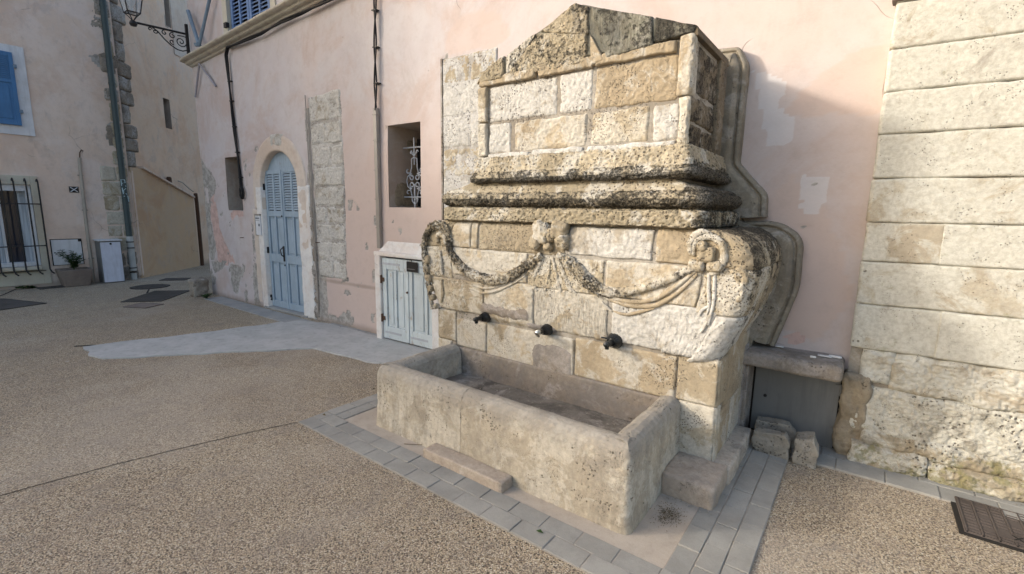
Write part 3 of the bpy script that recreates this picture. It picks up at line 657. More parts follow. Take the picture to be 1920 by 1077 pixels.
# peeled plaster patches in the reveal of the second window
for k,(y0,z0,ly,lz,mt) in enumerate([(.10,1.68,.30,.30,'earth'),(.3,2.35,.2,.15,'earth'),(.36,1.9,.12,.35,'earth')]):
    S=lambda U,V:np.stack([np.full_like(U,w2[0]+.004),3.93+FS*w2[0]+U,V],-1)
    patch('bare_patch',S,(y0,y0+ly,z0,z0+lz),M[mt],r2,res=.02,amp=.004,edge=.04,drop=.006,skirt=.01,wob=.05)
# ---- door surround
def arch_S(xc,r,zs,lo=0.0,off=0.):
    L1=zs-lo; La=math.pi*r
    def S(U,V):
        x=np.where(U<L1,xc-r-V,0.); z=np.where(U<L1,lo+U,0.)
        th=math.pi-(U-L1)/r; x=np.where((U>=L1)&(U<=L1+La),xc+(r+V)*np.cos(th),x); z=np.where((U>=L1)&(U<=L1+La),zs+(r+V)*np.sin(th),z)
        x=np.where(U>L1+La,xc+r+V,x); z=np.where(U>L1+La,zs-(U-L1-La),z)
        return np.stack([x,3.93+FS*x-off,z],-1)
    return S,2*L1+La
S1,LT=arch_S(-7.205,.515,1.955,0,.0)
patch('door_surround',S1,(0,1.955,-.005,.15),M['white'],H1,res=.02,amp=.006,edge=.02,drop=.006,skirt=.12,wob=.006,base=.016,gap=0)
patch('door_surround',S1,(1.955+math.pi*.515,LT,-.005,.30),M['white'],H1,res=.02,amp=.008,edge=.03,drop=.012,skirt=.12,wob=.015,base=.018,gap=0)
patch('door_arch',S1,(1.6,LT-1.0,-.006,.235),M['beige'],H1,res=.02,amp=.006,edge=.025,drop=.012,skirt=.12,wob=.008,base=.014,gap=0)
patch('door_arch',S1,(0.05,1.62,.15,.33),M['beige'],H1,res=.02,amp=.008,edge=.05,drop=.016,skirt=.02,wob=.02,base=.006,gap=0)
patch('stone',S1,(1.955+.515*1.35,1.955+.515*1.85,.06,.25),M['limewhite'],H1,res=.015,amp=.012,edge=.03,drop=.014,skirt=.03,base=.018,wob=.02)
DR=MB(); doorY=-.085
DR.prism([(door[0],0.03),(door[1],.03)]+[(-7.205+.517*math.cos(t),1.955+.517*math.sin(t)) for t in np.linspace(0,math.pi,20)],doorY-.03,doorY,lambda a,b,h:fr1(a,h,b))
dr=DR.build('door',M['doorblue'],H1)
q=MB(); q.box((door[0]-.1,-.3,-.02),(door[1]+.1,.03,.03),fr1); q.build('door_sill',M['kerb'],H1,bev=.006)
def leaf(a0,a1,zt):
    w=a1-a0; st=.055
    q=MB(); d0,d1=doorY,doorY+.028
    q.box((a0,d0,.035),(a0+st,d1,zt),fr1); q.box((a1-st,d0,.035),(a1,d1,zt),fr1)
    for z0,z1 in ((.035,.14),(.77,.90),(1.49,1.58),(zt-.06,zt)): q.box((a0+st,d0,z0),(a1-st,d1-.001,z1),fr1)
    m_=(a0+a1)/2; 
    for z0,z1 in ((.14,.77),(.90,1.49),(1.58,zt-.06)): q.box((m_-.022,d0,z0),(m_+.022,d1-.002,z1),fr1)
    q.build('stile_frame',M['doorblue'],dr,bev=.003,seg=1)
    for x0,x1 in ((a0+st,m_-.022),(m_+.022,a1-st)):
        for z0,z1 in ((.14,.77),(.90,1.49)):
            q=MB(); q.box((x0+.018,d0,z0+.03),(x1-.018,d0+.014,z1-.03),fr1); q.build('panel',M['doorblue'],dr,bev=.006,seg=1)
        z=1.595
        gq=MB(); gq.box((x0,d0,1.58),(x1,d0+.002,zt-.06),fr1); gq.build('louvre_backing',M['gap'],dr)
        while z<zt-.075:
            q=MB(); q.add([fr1(x,d,h) for x in (x0+.001,x1-.001) for d,h in ((d0+.003,z+.026),(d0+.024,z),(d0+.024,z+.007),(d0+.003,z+.033))],
                [(0,1,2,3),(4,7,6,5),(0,4,5,1),(1,5,6,2),(2,6,7,3),(3,7,4,0)]); q.build('slat',M['doorblue'],dr); z+=.039
leaf(-7.71,-7.235,2.20); leaf(-7.235+.004,-6.70,2.22)
q=MB(); q.box((-7.262,doorY+.02,.035),(-7.214,doorY+.04,2.2),fr1); q.build('cover_strip',M['doorblue'],dr,bev=.004)
q=MB(); q.tube([fr1(-7.25,doorY+.05,1.02),fr1(-7.27,doorY+.085,.98),fr1(-7.25,doorY+.08,.9),fr1(-7.24,doorY+.045,.87)],.009,8); q.box((-7.26,doorY+.04,.8),(-7.225,doorY+.05,1.04),fr1); q.build('handle',M['black'],dr)
q=MB(); q.lathe([(.0,.0),(.014,.0),(.014,.01),(0,.012)],fr1(-7.24,doorY+.04,1.5),(0,-1,0),12); q.lathe([(.0,.0),(.014,.0),(.014,.01),(0,.012)],fr1(-7.235,doorY+.04,.74),(0,-1,0),12); q.build('lock',M['black'],dr)
for a,z in ((-7.73,1.95),(-7.735,.95),(-7.735,.17),(-6.685,2.05),(-6.68,.93),(-6.68,.14)):
    q=MB(); q.box((a-.025,doorY+.02,z-.05),(a+.02,doorY+.06,z+.05),fr1); q.tube([fr1(a,doorY+.06,z-.06),fr1(a,doorY+.06,z+.06)],.012,8); q.build('hinge',M['black'],dr)
# mailbox beside the door
e=empty('mailbox',fr1(-7.82,.02,1.35),'small pale mailbox set beside the left jamb of the blue arched door','mailbox')
q=MB(); q.box((-7.90,0,1.19),(-7.745,.035,1.52),fr1); q.build('body',M['whitepaint'],e,bev=.004)
q=MB(); q.box((-7.905,.0,1.50),(-7.74,.045,1.525),fr1); q.box((-7.905,0,1.18),(-7.895,.04,1.51),fr1); q.build('rim',M['zinc'],e)
q=MB()
for k in range(7): q.box((-7.885+k*.017,.034,1.443),(-7.873+k*.017,.0365,1.468),fr1)
q.build('print',M['ink'],e)
q=MB(); q.box((-7.81,.034,1.33),(-7.765,.038,1.37),fr1); q.box((-7.89,.034,1.42),(-7.77,.0365,1.425),fr1); q.build('slot',M['ink'],e)
# ---- exposed stone strip left of the pipe
patch('mortar_bed',S_fac,[(-6.25,.66),(-5.6,.65),(-5.565,3.13),(-6.31,3.12)],M['bed'],H1,res=.014,amp=.008,edge=.02,drop=.006,skirt=.02,wob=.012,base=.009,rough=.004)
zs=[.66,.92,1.19,1.43,1.66,1.93,2.2,2.48,2.78,3.14]
for i in range(9):
    x0=-6.24-.07*i/9; x1=-5.6+.03*i/9; z0,z1=zs[i],zs[i+1]
    sp=[x0,x1] if i%3 else [x0,(x0+x1)/2+rng.uniform(-.1,.1),x1]
    for a,b in zip(sp[:-1],sp[1:]):
        patch('stone',S_fac,[(a,z0),(b,z0-.005),(b,z1-.004+.03*(i==8)),(a,z1)],M['limewhite'],H1,res=.014,amp=.016,edge=.03,drop=.024,skirt=.02,wob=.018,base=.018,gap=.008,rough=.010,
          crust=(lambda U,V:np.clip((-5.95-U)*1.2,0,.35)))
patch('edge_bead',S_fac,(-6.34,-6.30,.0,3.13),M['zinc'],H1,res=.02,amp=.003,edge=.01,drop=.004,base=.012,wob=.003)
for i in range(8):
    z0=.02+i*.21; patch('stone',S_fac,(-6.44,-6.30,z0,z0+.205),M['rubble'],H1,res=.014,amp=.02,edge=.03,drop=.02,base=.016,wob=.02,rough=.01)
# strip of masonry left of the fountain
patch('mortar_bed',S_fac,(-3.81,-3.08,1.0,3.22),M['bed'],H1,res=.014,amp=.006,edge=.02,drop=.006,skirt=.02,wob=.004,base=.010,rough=.003)
zz=[1.44,1.70,1.99,2.30,2.62,2.95,3.22]
for i in range(6):
    sp=[-3.81,-3.42,-3.08] if i%2 else [-3.81,-3.08]
    for a,b in zip(sp[:-1],sp[1:]):
        patch('stone',lambda U,V:S_fac(U,V),(a,b,zz[i],zz[i+1]),M['lime' if (i+int(a*7))%3==0 else 'limewhite'],H1,res=.014,amp=.014,edge=.025,drop=.012,base=.014,wob=.012,rough=.008,crust=(lambda U,V:.24+0*U))
patch('stone',S_fac,(-3.81,-3.2,1.0,1.44),M['limewhite'],H1,res=.014,amp=.012,edge=.02,base=.014)
q=MB(); q.box((-3.83,0,1.0),(-3.808,.014,3.225),fr1); q.build('edge_bead',M['rubble'],H1)
# upper shutters and frame
SH=MB(); SH.box((-8.36,-.10,4.33),(-7.1,-.08,5.9),fr1); s_=SH.build('window_shutter',M['gap'],H1)
for a0,a1 in ((-8.35,-7.79),(-7.78,-7.2)):
    q=MB(); q.box((a0,-.08,4.33),(a0+.06,-.035,5.8),fr1); q.box((a1-.06,-.08,4.33),(a1,-.035,5.8),fr1); q.box(((a0+a1)/2-.02,-.08,4.36),((a0+a1)/2+.02,-.036,5.8),fr1); q.box((a0+.06,-.08,4.33),(a1-.06,-.036,4.38),fr1); q.build('stile_frame',M['shutblue'],s_,bev=.003,seg=1)
    z=4.40
    while z<5.75:
        for x0,x1 in ((a0+.062,(a0+a1)/2-.022),((a0+a1)/2+.022,a1-.062)):
            q=MB(); q.add([fr1(x,d,h) for x in (x0,x1) for d,h in ((-.078,z+.04),(-.042,z),(-.042,z+.008),(-.078,z+.048))],[(0,1,2,3),(4,7,6,5),(0,4,5,1),(1,5,6,2),(2,6,7,3),(3,7,4,0)]); q.build('slat',M['shutblue'],s_)
        z+=.055
q=MB(); q.box((-8.5,-.1,4.34),(-8.36,.02,6),fr1); q.box((-7.1,-.1,4.34),(-6.97,.02,6),fr1); q.build('window_surround',M['cream'],H1,bev=.006)
q=MB(); q.box((-8.42,.0,4.40),(-8.34,.05,4.47),fr1); q.build('hinge',M['black'],s_)
# ---- meter niche with double doors
N1=empty('meter_cupboard',fr1(-4.3,.05,0),'white rendered cupboard with pale blue double doors left of the fountain','cupboard')
q=MB(); q.box((-4.87,-.02,0),(-4.765,.13,1.10),fr1); q.box((-3.9,-.02,0),(-3.6,.12,1.06),fr1); q.box((-4.89,-.02,1.065),(-3.45,.125,1.12),fr1); q.build('frame',M['white'],N1,bev=.018,seg=3,smooth=True)
q=MB(); q.add([fr1(-4.87,.06,1.118),fr1(-3.4,.06,1.118),fr1(-3.4,.016,1.25),fr1(-4.74,.016,1.25),fr1(-4.87,-.02,1.118),fr1(-3.4,-.02,1.118)],[(0,1,2,3),(0,3,4),(1,5,2),(4,5,1,0),(3,2,5,4)]); q.build('cap',M['white'],N1,bev=.01)
q=MB(); q.box((-4.77,-.02,0),(-3.6,.04,1.065),fr1); q.build('recess',M['gap'],N1)
def cdoor(a0,a1,cols):
    q=MB(); d=.10; q.box((a0,.05,.03),(a1,d-.022,1.045),fr1); o=q.build('door',M['cabblue'],N1)
    q=MB(); q.box((a0,d-.022,.03),(a0+.07,d,1.045),fr1); q.box((a1-.06,d-.022,.03),(a1,d,1.045),fr1); q.box((a0+.07,d-.022,.03),(a1-.06,d-.001,.19),fr1); q.box((a0+.07,d-.022,.905),(a1-.06,d-.001,1.045),fr1)
    if cols==2: q.box(((a0+a1)/2-.025,d-.022,.19),((a0+a1)/2+.025,d-.002,.905),fr1)
    q.build('stile_frame',M['cabblue'],o,bev=.004,seg=1)
    cc=[(a0+.07,(a0+a1)/2-.025),((a0+a1)/2+.025,a1-.06)] if cols==2 else [(a0+.07,a1-.06)]
    for x0,x1 in cc:
        q=MB(); q.box((x0+.02,d-.022,.215),(x1-.02,d-.010,.88),fr1); q.build('panel',M['cabblue'],o,bev=.005,seg=1)
    q=MB(); q.box((a0+.03,d,.10),(a0+.32,d+.004,.125),fr1); q.build('iron_strap',M['rail'],o); q=MB(); q.box((a0-.005,d,.965),(a0+.32,d+.004,.99),fr1); q.build('iron_strap',M['rail'],o)
    return o
o1=cdoor(-4.755,-4.31,2); o2=cdoor(-4.30,-3.72,2)
q=MB(); q.box((-4.325,.098,.04),(-4.285,.112,1.04),fr1); q.build('cover_strip',M['cabblue'],o1,bev=.003)
for z in (.78,.29):
    q=MB(); q.tube([fr1(-4.765,.115,z-.05),fr1(-4.765,.115,z+.05)],.014,8); q.box((-4.80,.10,z-.03),(-4.72,.112,z+.02),fr1); q.build('hinge',M['rust'],o1)
q=MB(); q.lathe([(0,0),(.014,0),(.012,.012),(0,.014)],fr1(-4.30,.112,.66),(0,-1,0),10); q.build('lock',M['rust'],o1)
e=empty('notice',fr1(-4.21,.12,.985),'small black notice plate hung on the pale blue cupboard doors','sign')
q=MB(); q.box((-4.30,.113,.915),(-4.115,.119,1.035),fr1); q.build('plate',M['sign'],e,bev=.003); q=MB(); q.box((-4.28,.1195,.945),(-4.16,.1205,.952),fr1); q.build('print_line',M['signink'],e)
q=MB(); q.tube([fr1(-4.215,.11,1.075),fr1(-4.215,.122,1.03)],.004,6); q.build('wire',M['black'],e)
# ---- pipes and cables on the facade
e=empty('cable_conduit',fr1(-4.86,.03,1.15),'grey-brown zinc conduit running up the pink facade beside the grilled window','pipe')
q=MB(); q.box((-4.905,0.005,1.15),(-4.845,.055,2.83),fr1); q.build('channel',M['zinc'],e,bev=.008,seg=2,smooth=True)
for z in (1.4,1.75,2.1,2.45,2.75): q=MB(); q.box((-4.912,0.005,z),(-4.838,.059,z+.012),fr1); q.build('clamp',M['zinc'],e)
def twist(name,pts,label,r=.011,tw=16,par=None):
    p=resample(pts,.02); k=np.arange(len(p))*.02*tw; e=empty(name,tuple(p[0]),label,'cable')
    t,a,b=frames(p)
    for ph in (0,math.pi): tube('strand',p+.012*(np.cos(k+ph)[:,None]*a+np.sin(k+ph)[:,None]*b),r,M['cable'],e,n=6)
    return e
e=twist('electric_cable',[fr1(-4.80,.05,5.6),fr1(-4.81,.05,4.0),fr1(-4.84,.05,3.3),fr1(-4.865,.04,2.80)],'twisted black cable dropping straight down into the zinc conduit',tw=7)
for z in (3.1,3.5,3.9): q=MB(); q.box((-4.87,.0,z),(-4.80,.06,z+.012),fr1); q.build('clip',M['black'],e)
pc=[fr1(.0,.06,4.50),fr1(-3,.06,4.35),fr1(-5.65,.065,4.19),fr1(-6.16,.07,4.16),fr1(-6.74,.07,4.15),fr1(-7.28,.07,4.10),fr1(-7.93,.07,4.09),fr1(-8.32,.06,4.09),fr1(-8.41,.05,4.0),fr1(-8.40,.035,3.4),fr1(-8.36,.03,2.8),fr1(-8.30,.03,2.2),fr1(-8.26,.04,1.96)]
lp=[fr1(-8.25+.05*math.sin(t),.05,1.86+.09*math.cos(t)) for t in np.linspace(0,5.6,14)]
e=twist('electric_cable',pc+lp,'black cable running under the cornice then down beside the small window to a loop',r=.014,tw=3)
for z in (3.6,3.3,2.9,2.5,2.1): 
    x=np.interp(z,[1.96,2.2,2.8,3.4],[-8.26,-8.3,-8.36,-8.4]); q=MB(); q.box((x-.035,0,z),(x+.035,.05,z+.014),fr1); q.build('clip',M['black'],e)
tube('electric_cable',[fr1(-6.335,.03,3.15),fr1(-6.33,.03,2.0),fr1(-6.32,.035,1.4),fr1(-6.27,.03,.6),fr1(-6.27,.03,.1)],.008,M['zinc'],H1,n=6)
# struts near the house corner
e=empty('bracket_strut',fr1(-9.5,.05,3.9),'two thin grey rods splayed in a V under the cornice at the house corner','bracket')
for a,b in (((375,120),(364,182)),((375,120),(402,162))):
    p0=FW(*a,.05);p1=FW(*b,.05); q=MB(); q.tube([fr1(p0[0],.06,p0[1]),fr1(p1[0],.03,p1[1])],.016,8); q.build('rod',M['wood'],e)
e=empty('bracket_strut',fr1(-9.4,.1,4.4),'pair of blue-grey steel struts meeting on top of the cornice beside the lamp','bracket')
for a,b,r in (((376,86),(350,20),.03),((376,86),(392,-10),.024)):
    p0=FW(*a,.1);p1=FW(*b,.1); q=MB(); q.tube([fr1(p0[0],.12,p0[1]),fr1(p1[0],.08,p1[1])],r,8); q.build('rod',M['strut'],e)
p0=FW(374,84,.1); q=MB(); q.lathe([(0,0),(.05,0),(.05,.05),(0,.05)],fr1(p0[0],.12,p0[1]-.03),(0,-.3,1),12); q.build('foot',M['strut'],e)
p0=FW(392,200); 
# iron ties and nails
for (px,py,l) in ((455,446,.12),(597,455,.1),(452,520,.0)):
    if l:
        p0=FW(px,py); e_=MB(); e_.tube([fr1(p0[0],.0,p0[1]),fr1(p0[0],.04,p0[1]),fr1(p0[0]+l,.045,p0[1]+.01)],.006,6); e_.build('iron_hook',M['rust'],H1)
# ---- guard stone and weed at the corner
rock('guard_stone',(-9.82,3.27,-.02),(-9.57,3.53,.32),M['rubble'],rad=.05,amp=.05,cuts=14,seed=4,freq=7)
setp(bpy.data.objects['guard_stone'],'eroded stump of stone guarding the left corner of the pink house','guard stone')
def leafclump(name,c,r,n,label,cat,mat='leaf',h=.2,size=.03,seed=1,stems=6,up=.6):
    R_=random.Random(seed); e=empty(name,c,label,cat); q=MB(); s=MB()
    for i in range(stems):
        a=R_.uniform(0,6.28); rr=r*R_.uniform(.5,1); hh=h*R_.uniform(.5,1.05)
        pts=[(c[0]+rr*k*math.cos(a)*k,c[1]+rr*k*math.sin(a)*k,c[2]+hh*(k**.8)) for k in (0,.3,.6,.85,1)]
        s.tube(pts,.004,5)
        for j in range(n//stems):
            k=R_.uniform(.15,1); b=np.array([c[0]+rr*k*k*math.cos(a),c[1]+rr*k*k*math.sin(a),c[2]+hh*k**.8]); th=R_.uniform(0,6.28); L=size*R_.uniform(.6,1.3)
            d=np.array([math.cos(th),math.sin(th),R_.uniform(-.4,up)]); d/=np.linalg.norm(d); w=np.cross(d,[0,0,1]);w/=np.linalg.norm(w); u_=np.cross(w,d)
            V=[b,b+d*L*.5+w*L*.28+u_*L*.1,b+d*L,b+d*L*.5-w*L*.28+u_*L*.1,b+d*L*.5]
            q.add(V,[(0,4,1),(1,4,2),(2,4,3),(3,4,0)])
    s.build('stem',M['leaf'],e); o=q.build('leaf',M[mat],e); o['kind']='stuff'; return e
leafclump('weed',(-9.28,3.36,0),.12,90,'small green weed growing at the foot of the pink wall by the guard stone','plant',h=.12,size=.05,seed=3)
# ---- lamp on scrolled bracket
LX=-9.78
LP=empty('street_lamp',(LX,3.62,4.45),'black wrought iron street lamp on a scrolled bracket at the house corner','street lamp')
lf=lambda y,z,x=0:(LX+x,y,z)
q=MB(); q.box((LX-.02,3.585,4.22),(LX+.02,3.625,4.72)); q.build('wall_bar',M['black'],LP)
q=MB(); q.tube([lf(3.6,4.56),lf(3.2,4.545),lf(2.88,4.53)],.017,8); q.build('arm',M['black'],LP,smooth=True)
q=MB()
def SP(c,r,t0,t1,g=.25): q.tube([lf(a,b) for a,b in sc_(c[0],c[1],r,t0,t1,g)],.0085,6)
q.tube([lf(*p) for p in [(3.6,4.30),(3.52,4.265),(3.44,4.27),(3.35,4.315),(3.26,4.39),(3.18,4.48),(3.10,4.53)]],.010,6)
SP((3.505,4.41),.085,.2,-9.5,.1); SP((3.385,4.475),.05,1.2,8.6,.2); SP((3.37,4.375),.04,-1.,-7,.2); SP((3.27,4.49),.04,1.5,8,.2); SP((3.14,4.475),.035,0.2,-6,.2); SP((3.07,4.49),.03,0,6,.2)
q.tube([lf(3.6,4.5),lf(3.54,4.51),lf(3.46,4.5)],.008,6)
q.build('scrollwork',M['black'],LP,smooth=True)
LC=(LX,2.85,4.50)
q=MB(); q.lathe([(.0,-.035),(.04,-.03),(.055,0),(.045,.035),(.03,.05),(.0,.05)],LC,(0,0,1),14); q.build('boss',M['black'],LP,smooth=True)
zb,zt=4.66,5.12; hb,ht=.085,.155; q=MB(); 
cb=[(LX+sx*hb,2.85+sy*hb,zb) for sx,sy in ((-1,-1),(1,-1),(1,1),(-1,1))]; ct=[(LX+sx*ht,2.85+sy*ht,zt) for sx,sy in ((-1,-1),(1,-1),(1,1),(-1,1))]
for i in range(4): q.tube([cb[i],ct[i]],.009,6); q.tube([cb[i],cb[(i+1)%4]],.009,6); q.tube([ct[i],ct[(i+1)%4]],.011,6); q.tube([cb[i],((cb[i][0]+LX)/2,(cb[i][1]+2.85)/2,zb-.05),(LX,2.85,4.54)],.007,6)
q.add(ct+[(LX,2.85,zt+.22)],[(0,1,4),(1,2,4),(2,3,4),(3,0,4)])
q.build('lantern_frame',M['black'],LP)
for i in range(4):
    j=(i+1)%4; q=MB(); q.add([cb[i],cb[j],ct[j],ct[i]],[(0,1,2,3)]); q.build('pane',M['lampglass'],LP)
q=MB(); q.lathe([(0,0),(.02,0),(.022,.08),(.055,.14),(.06,.2),(.045,.26),(0,.29)],(LX,2.85,zb+.02),(0,0,1),14); q.build('bulb',M['whitepaint'],LP,smooth=True)
# ============================================================ LEFT HOUSE
H2=empty('house',(-14,1,0),'shaded pale pink house with blue shutter and barred window at far left','house')
yl=np.arange(-12,3.43,.04); yl[-1]=3.42; zl2=np.arange(0,9.5,.04)
wl=(1.0,1.86,.42,1.98); su=(.7,1.86,3.06,4.36)
for v in (wl[0],wl[1],su[0],su[1]): yl[np.abs(yl-v).argmin()]=v
for v in (wl[2],wl[3],su[2],su[3]): zl2[np.abs(zl2-v).argmin()]=v
U,V=np.meshgrid(yl,zl2,indexing='ij'); P3=np.stack([U,V,0*U],-1); wU=U+.05*fbm(P3,5,3,11); wV=V+.05*fbm(P3,5,3,12)
def maskL(ps):
    m_=np.zeros(U.shape)
    for p in ps: m_=np.maximum(m_,inpoly(wU,wV,[LW(*q) for q in p]))
    return m_
peel=maskL([[(168,100),(205,102),(212,135),(190,130),(176,118)],[(200,235),(222,232),(226,280),(204,272)]])
stain=np.clip(1-V/.3,0,1)*.9+.5*maskL([[(55,258),(80,262),(105,300),(110,345),(90,330),(70,290)]])
old=.0*U; hgt=.012*fbm(P3,.9,3,5)+.003*fbm(P3,6,4,6)-.01*peel
P=S_left(U,V); P[...,0]+=hgt
# out of view, tall front and lower wing are made up to cast shade
cu=(yl[:-1]+yl[1:])/2; cv=(zl2[:-1]+zl2[1:])/2; CU,CV=np.meshgrid(cu,cv,indexing='ij')
hole=((CU>wl[0])&(CU<wl[1])&(CV>wl[2])&(CV<wl[3]))|((CU<-3)&(CV>6.0))
quads('wall',P,gridfaces(len(yl),len(zl2))[~hole.ravel()],M['pinkleft'],H2,dict(peel=peel,old=old,stain=stain,peach=maskL([[(60,260),(110,300),(140,380),(160,500),(90,460),(70,330)]])*.5))
q=MB(); q.box((-20,-3,0),(-13.35,3.2,9.5)); q.box((-20,-12,0),(-13.35,-3,6.0)); q.build('side_wall',M['pinkleft'],H2)  # second box: added unseen wing that keeps sun off the ground
q=MB(); q.box((-20.2,-3.1,9.5),(-12.85,3.5,9.65)); q.box((-20.2,-12.1,6.0),(-12.9,-3,6.1)); q.build('roof',M['roof'],H2)  # second slab covers the added shade-casting wing
fl=lambda a,d,h:(-13+d,a,h)
# barred window
q=MB(); q.box((.6,.005,.06),(1.0,.03,2.15),fl); q.box((wl[1],.005,.06),(wl[1]+.11,.03,2.15),fl); q.box((1.0,.005,wl[3]),(wl[1],.03,2.15),fl); q.box((1.0,.005,.06),(wl[1],.03,wl[2]),fl); q.build('window_surround',M['cream'],H2,bev=.008)
WN=MB(); WN.box((1.0,-.2,wl[2]),(1.05,-.02,wl[3]),fl); WN.box((1.78,-.2,wl[2]),(1.86,-.02,wl[3]),fl); WN.box((1.05,-.2,1.86),(1.78,-.02,1.98),fl); WN.box((1.05,-.2,wl[2]),(1.78,-.02,.5),fl); WN.box((1.40,-.14,.5),(1.44,-.1,1.86),fl)
wn_=WN.build('window',M['whitepaint'],H2,bev=.006)
q=MB(); q.box((1.0,-.24,wl[2]),(1.86,-.2,wl[3]),fl); q.build('pane',M['glassdark'],wn_)
q=MB(); q.box((1.05,-.19,.5),(1.42,-.16,1.86),fl); q.box((1.68,-.19,.5),(1.78,-.16,1.86),fl); q.build('curtain',M['curtain'],wn_)
q=MB(); q.box((1.0,.0,.36),(1.84,.16,.42),fl); q.build('window_sill',M['cream'],wn_,bev=.01)
for y in np.arange(1.12,1.98,.165):
    q=MB(); q.tube([fl(y,0.02,2.05),fl(y,.09,2.09),fl(y,.16,2.03),fl(y,.17,1.8),fl(y,.17,1.2),fl(y,.17,.5),fl(y,.17,.36),fl(y+.02,.20,.30),fl(y+.04,.27,.28)],.013,7); q.build('bar',M['black'],wn_,smooth=True)
for z in (1.62,.82): q=MB(); q.tube([fl(.9,.17,z),fl(1.94,.17,z),fl(1.95,.03,z)],.011,7); q.build('crossbar',M['black'],wn_)
q=MB(); q.tube([fl(.9,.1,.33),fl(1.9,.1,.33)],.008,6); q.build('crossbar',M['black'],wn_)
e=leafclump('potted_plant',fl(1.02,.09,.44),.14,160,'small green plant on the sill inside the window bars','plant',h=.18,size=.06,seed=8)
# upper shutter
q=MB(); q.box((.6,.004,2.9),(2.03,.022,4.5),fl); q.build('window_surround',M['whitepaint'],H2,bev=.006)
SHL=MB(); SHL.box((1.1,.03,3.07),(1.86,.06,4.36),fl); sh=SHL.build('window_shutter',M['leftblue'],H2,bev=.004)
q=MB(); q.box((1.80,.06,3.07),(1.86,.078,4.36),fl); q.box((1.1,.06,3.07),(1.80,.077,3.14),fl); q.box((1.1,.06,4.29),(1.80,.077,4.36),fl); q.box((1.1,.06,3.82),(1.80,.077,3.88),fl); q.build('stile_frame',M['leftblue'],sh,bev=.004)
z=3.9
while z<4.28: q=MB(); q.box((1.12,.055,z),(1.79,.074,z+.018),fl); q.build('slat',M['leftblue'],sh); z+=.034
q=MB(); q.box((1.15,.055,3.18),(1.76,.068,3.78),fl); q.build('panel',M['leftblue'],sh,bev=.008)
for z in (3.3,4.1): q=MB(); q.box((1.85,.02,z),(1.90,.08,z+.06),fl); q.build('hinge',M['strut'],sh)
# meter hatch
e=empty('meter_hatch',fl(2.27,0,.65),'cream square hatch set in the pink wall behind the flower pot','hatch')
q=MB(); q.box((2.02,.002,.40),(2.5,.012,.93),fl); q.build('frame',M['gap'],e); q=MB(); q.box((2.035,.01,.41),(2.485,.024,.915),fl); q.build('door',M['whitepaint'],e,bev=.004); q=MB(); q.box((2.44,.022,.87),(2.49,.028,.925),fl); q.build('corner_piece',M['black'],e)
q=MB(); q.lathe([(0,0),(.012,0),(.012,.01),(0,.01)],fl(2.07,.024,.66),(1,0,0),8); q.build('lock',M['black'],e)
# x tile
e=empty('wall_plaque',fl(2.48,0,1.92),'tiny dark plaque with a white saltire cross beside the beige pipe','plaque')
q=MB(); q.box((2.41,.002,1.86),(2.56,.012,1.98),fl); q.build('plate',M['black'],e); q=MB()
for s in (-1,1): q.tube([fl(2.43,.014,1.92-s*.045),fl(2.54,.014,1.92+s*.045)],.008,5)
q.build('cross',M['whitepaint'],e)
# beige conduit
e=empty('drain_pipe',fl(2.62,.04,0),'slim beige pipe climbing the left house from the ground to a small hook','pipe')
q=MB(); q.tube([fl(2.60,.045,0.0),fl(2.60,.045,1.2),fl(2.62,.045,2.5),fl(2.63,.045,2.56)],.028,10); q.build('pipe',M['beigepipe'],e,smooth=True)
q=MB(); q.tube([fl(2.63,.045,2.56),fl(2.64,.05,2.66),fl(2.67,.05,2.72),fl(2.70,.03,2.70)],.01,6); q.build('hook',M['rust'],e)
for z in (.5,1.5,2.2): q=MB(); q.box((2.565,0,z),(2.655,.03,z+.02),fl); q.build('clamp',M['zinc'],e)
# rain pipe
e=empty('rain_pipe',fl(3.27,.1,0),'dark green rainwater pipe with a white foot on the corner of the left house','pipe')
q=MB(); q.tube([fl(3.28,.10,.93),fl(3.28,.10,9.4)],.055,14); q.build('pipe',M['greenpipe'],e,smooth=True)
q=MB(); q.tube([fl(3.28,.10,.0),fl(3.28,.10,.16)],.055,14); q.tube([fl(3.28,.10,.2),fl(3.28,.10,.95)],.06,14); q.build('foot_pipe',M['palepipe'],e,smooth=True)
for z in (.15,.25,.69,.82): q=MB(); q.lathe([(.06,0),(.068,0),(.068,.02),(.06,.02)],fl(3.28,.10,z),(0,0,1),14); q.build('collar',M['black'],e)
for z in (2.6,4.1,5.6,7): q=MB(); q.lathe([(.055,0),(.062,0),(.062,.03),(.055,.03)],fl(3.28,.10,z),(0,0,1),14); q.build('collar',M['greenpipe'],e)
q=MB()
for pts in ([(3.235,2.03),(3.235,2.16),(3.29,2.16),(3.30,2.10),(3.24,2.09),(3.31,2.02)],[(3.24,1.99),(3.25,1.86)],[(3.30,1.98),(3.245,1.92),(3.31,1.85)],[(3.25,1.81),(3.32,1.82),(3.33,1.70)]):
    q.tube([fl(a,.155-abs(a-3.28)**2*9,h) for a,h in pts],.009,5)
q.build('graffiti',M['graff'],e)
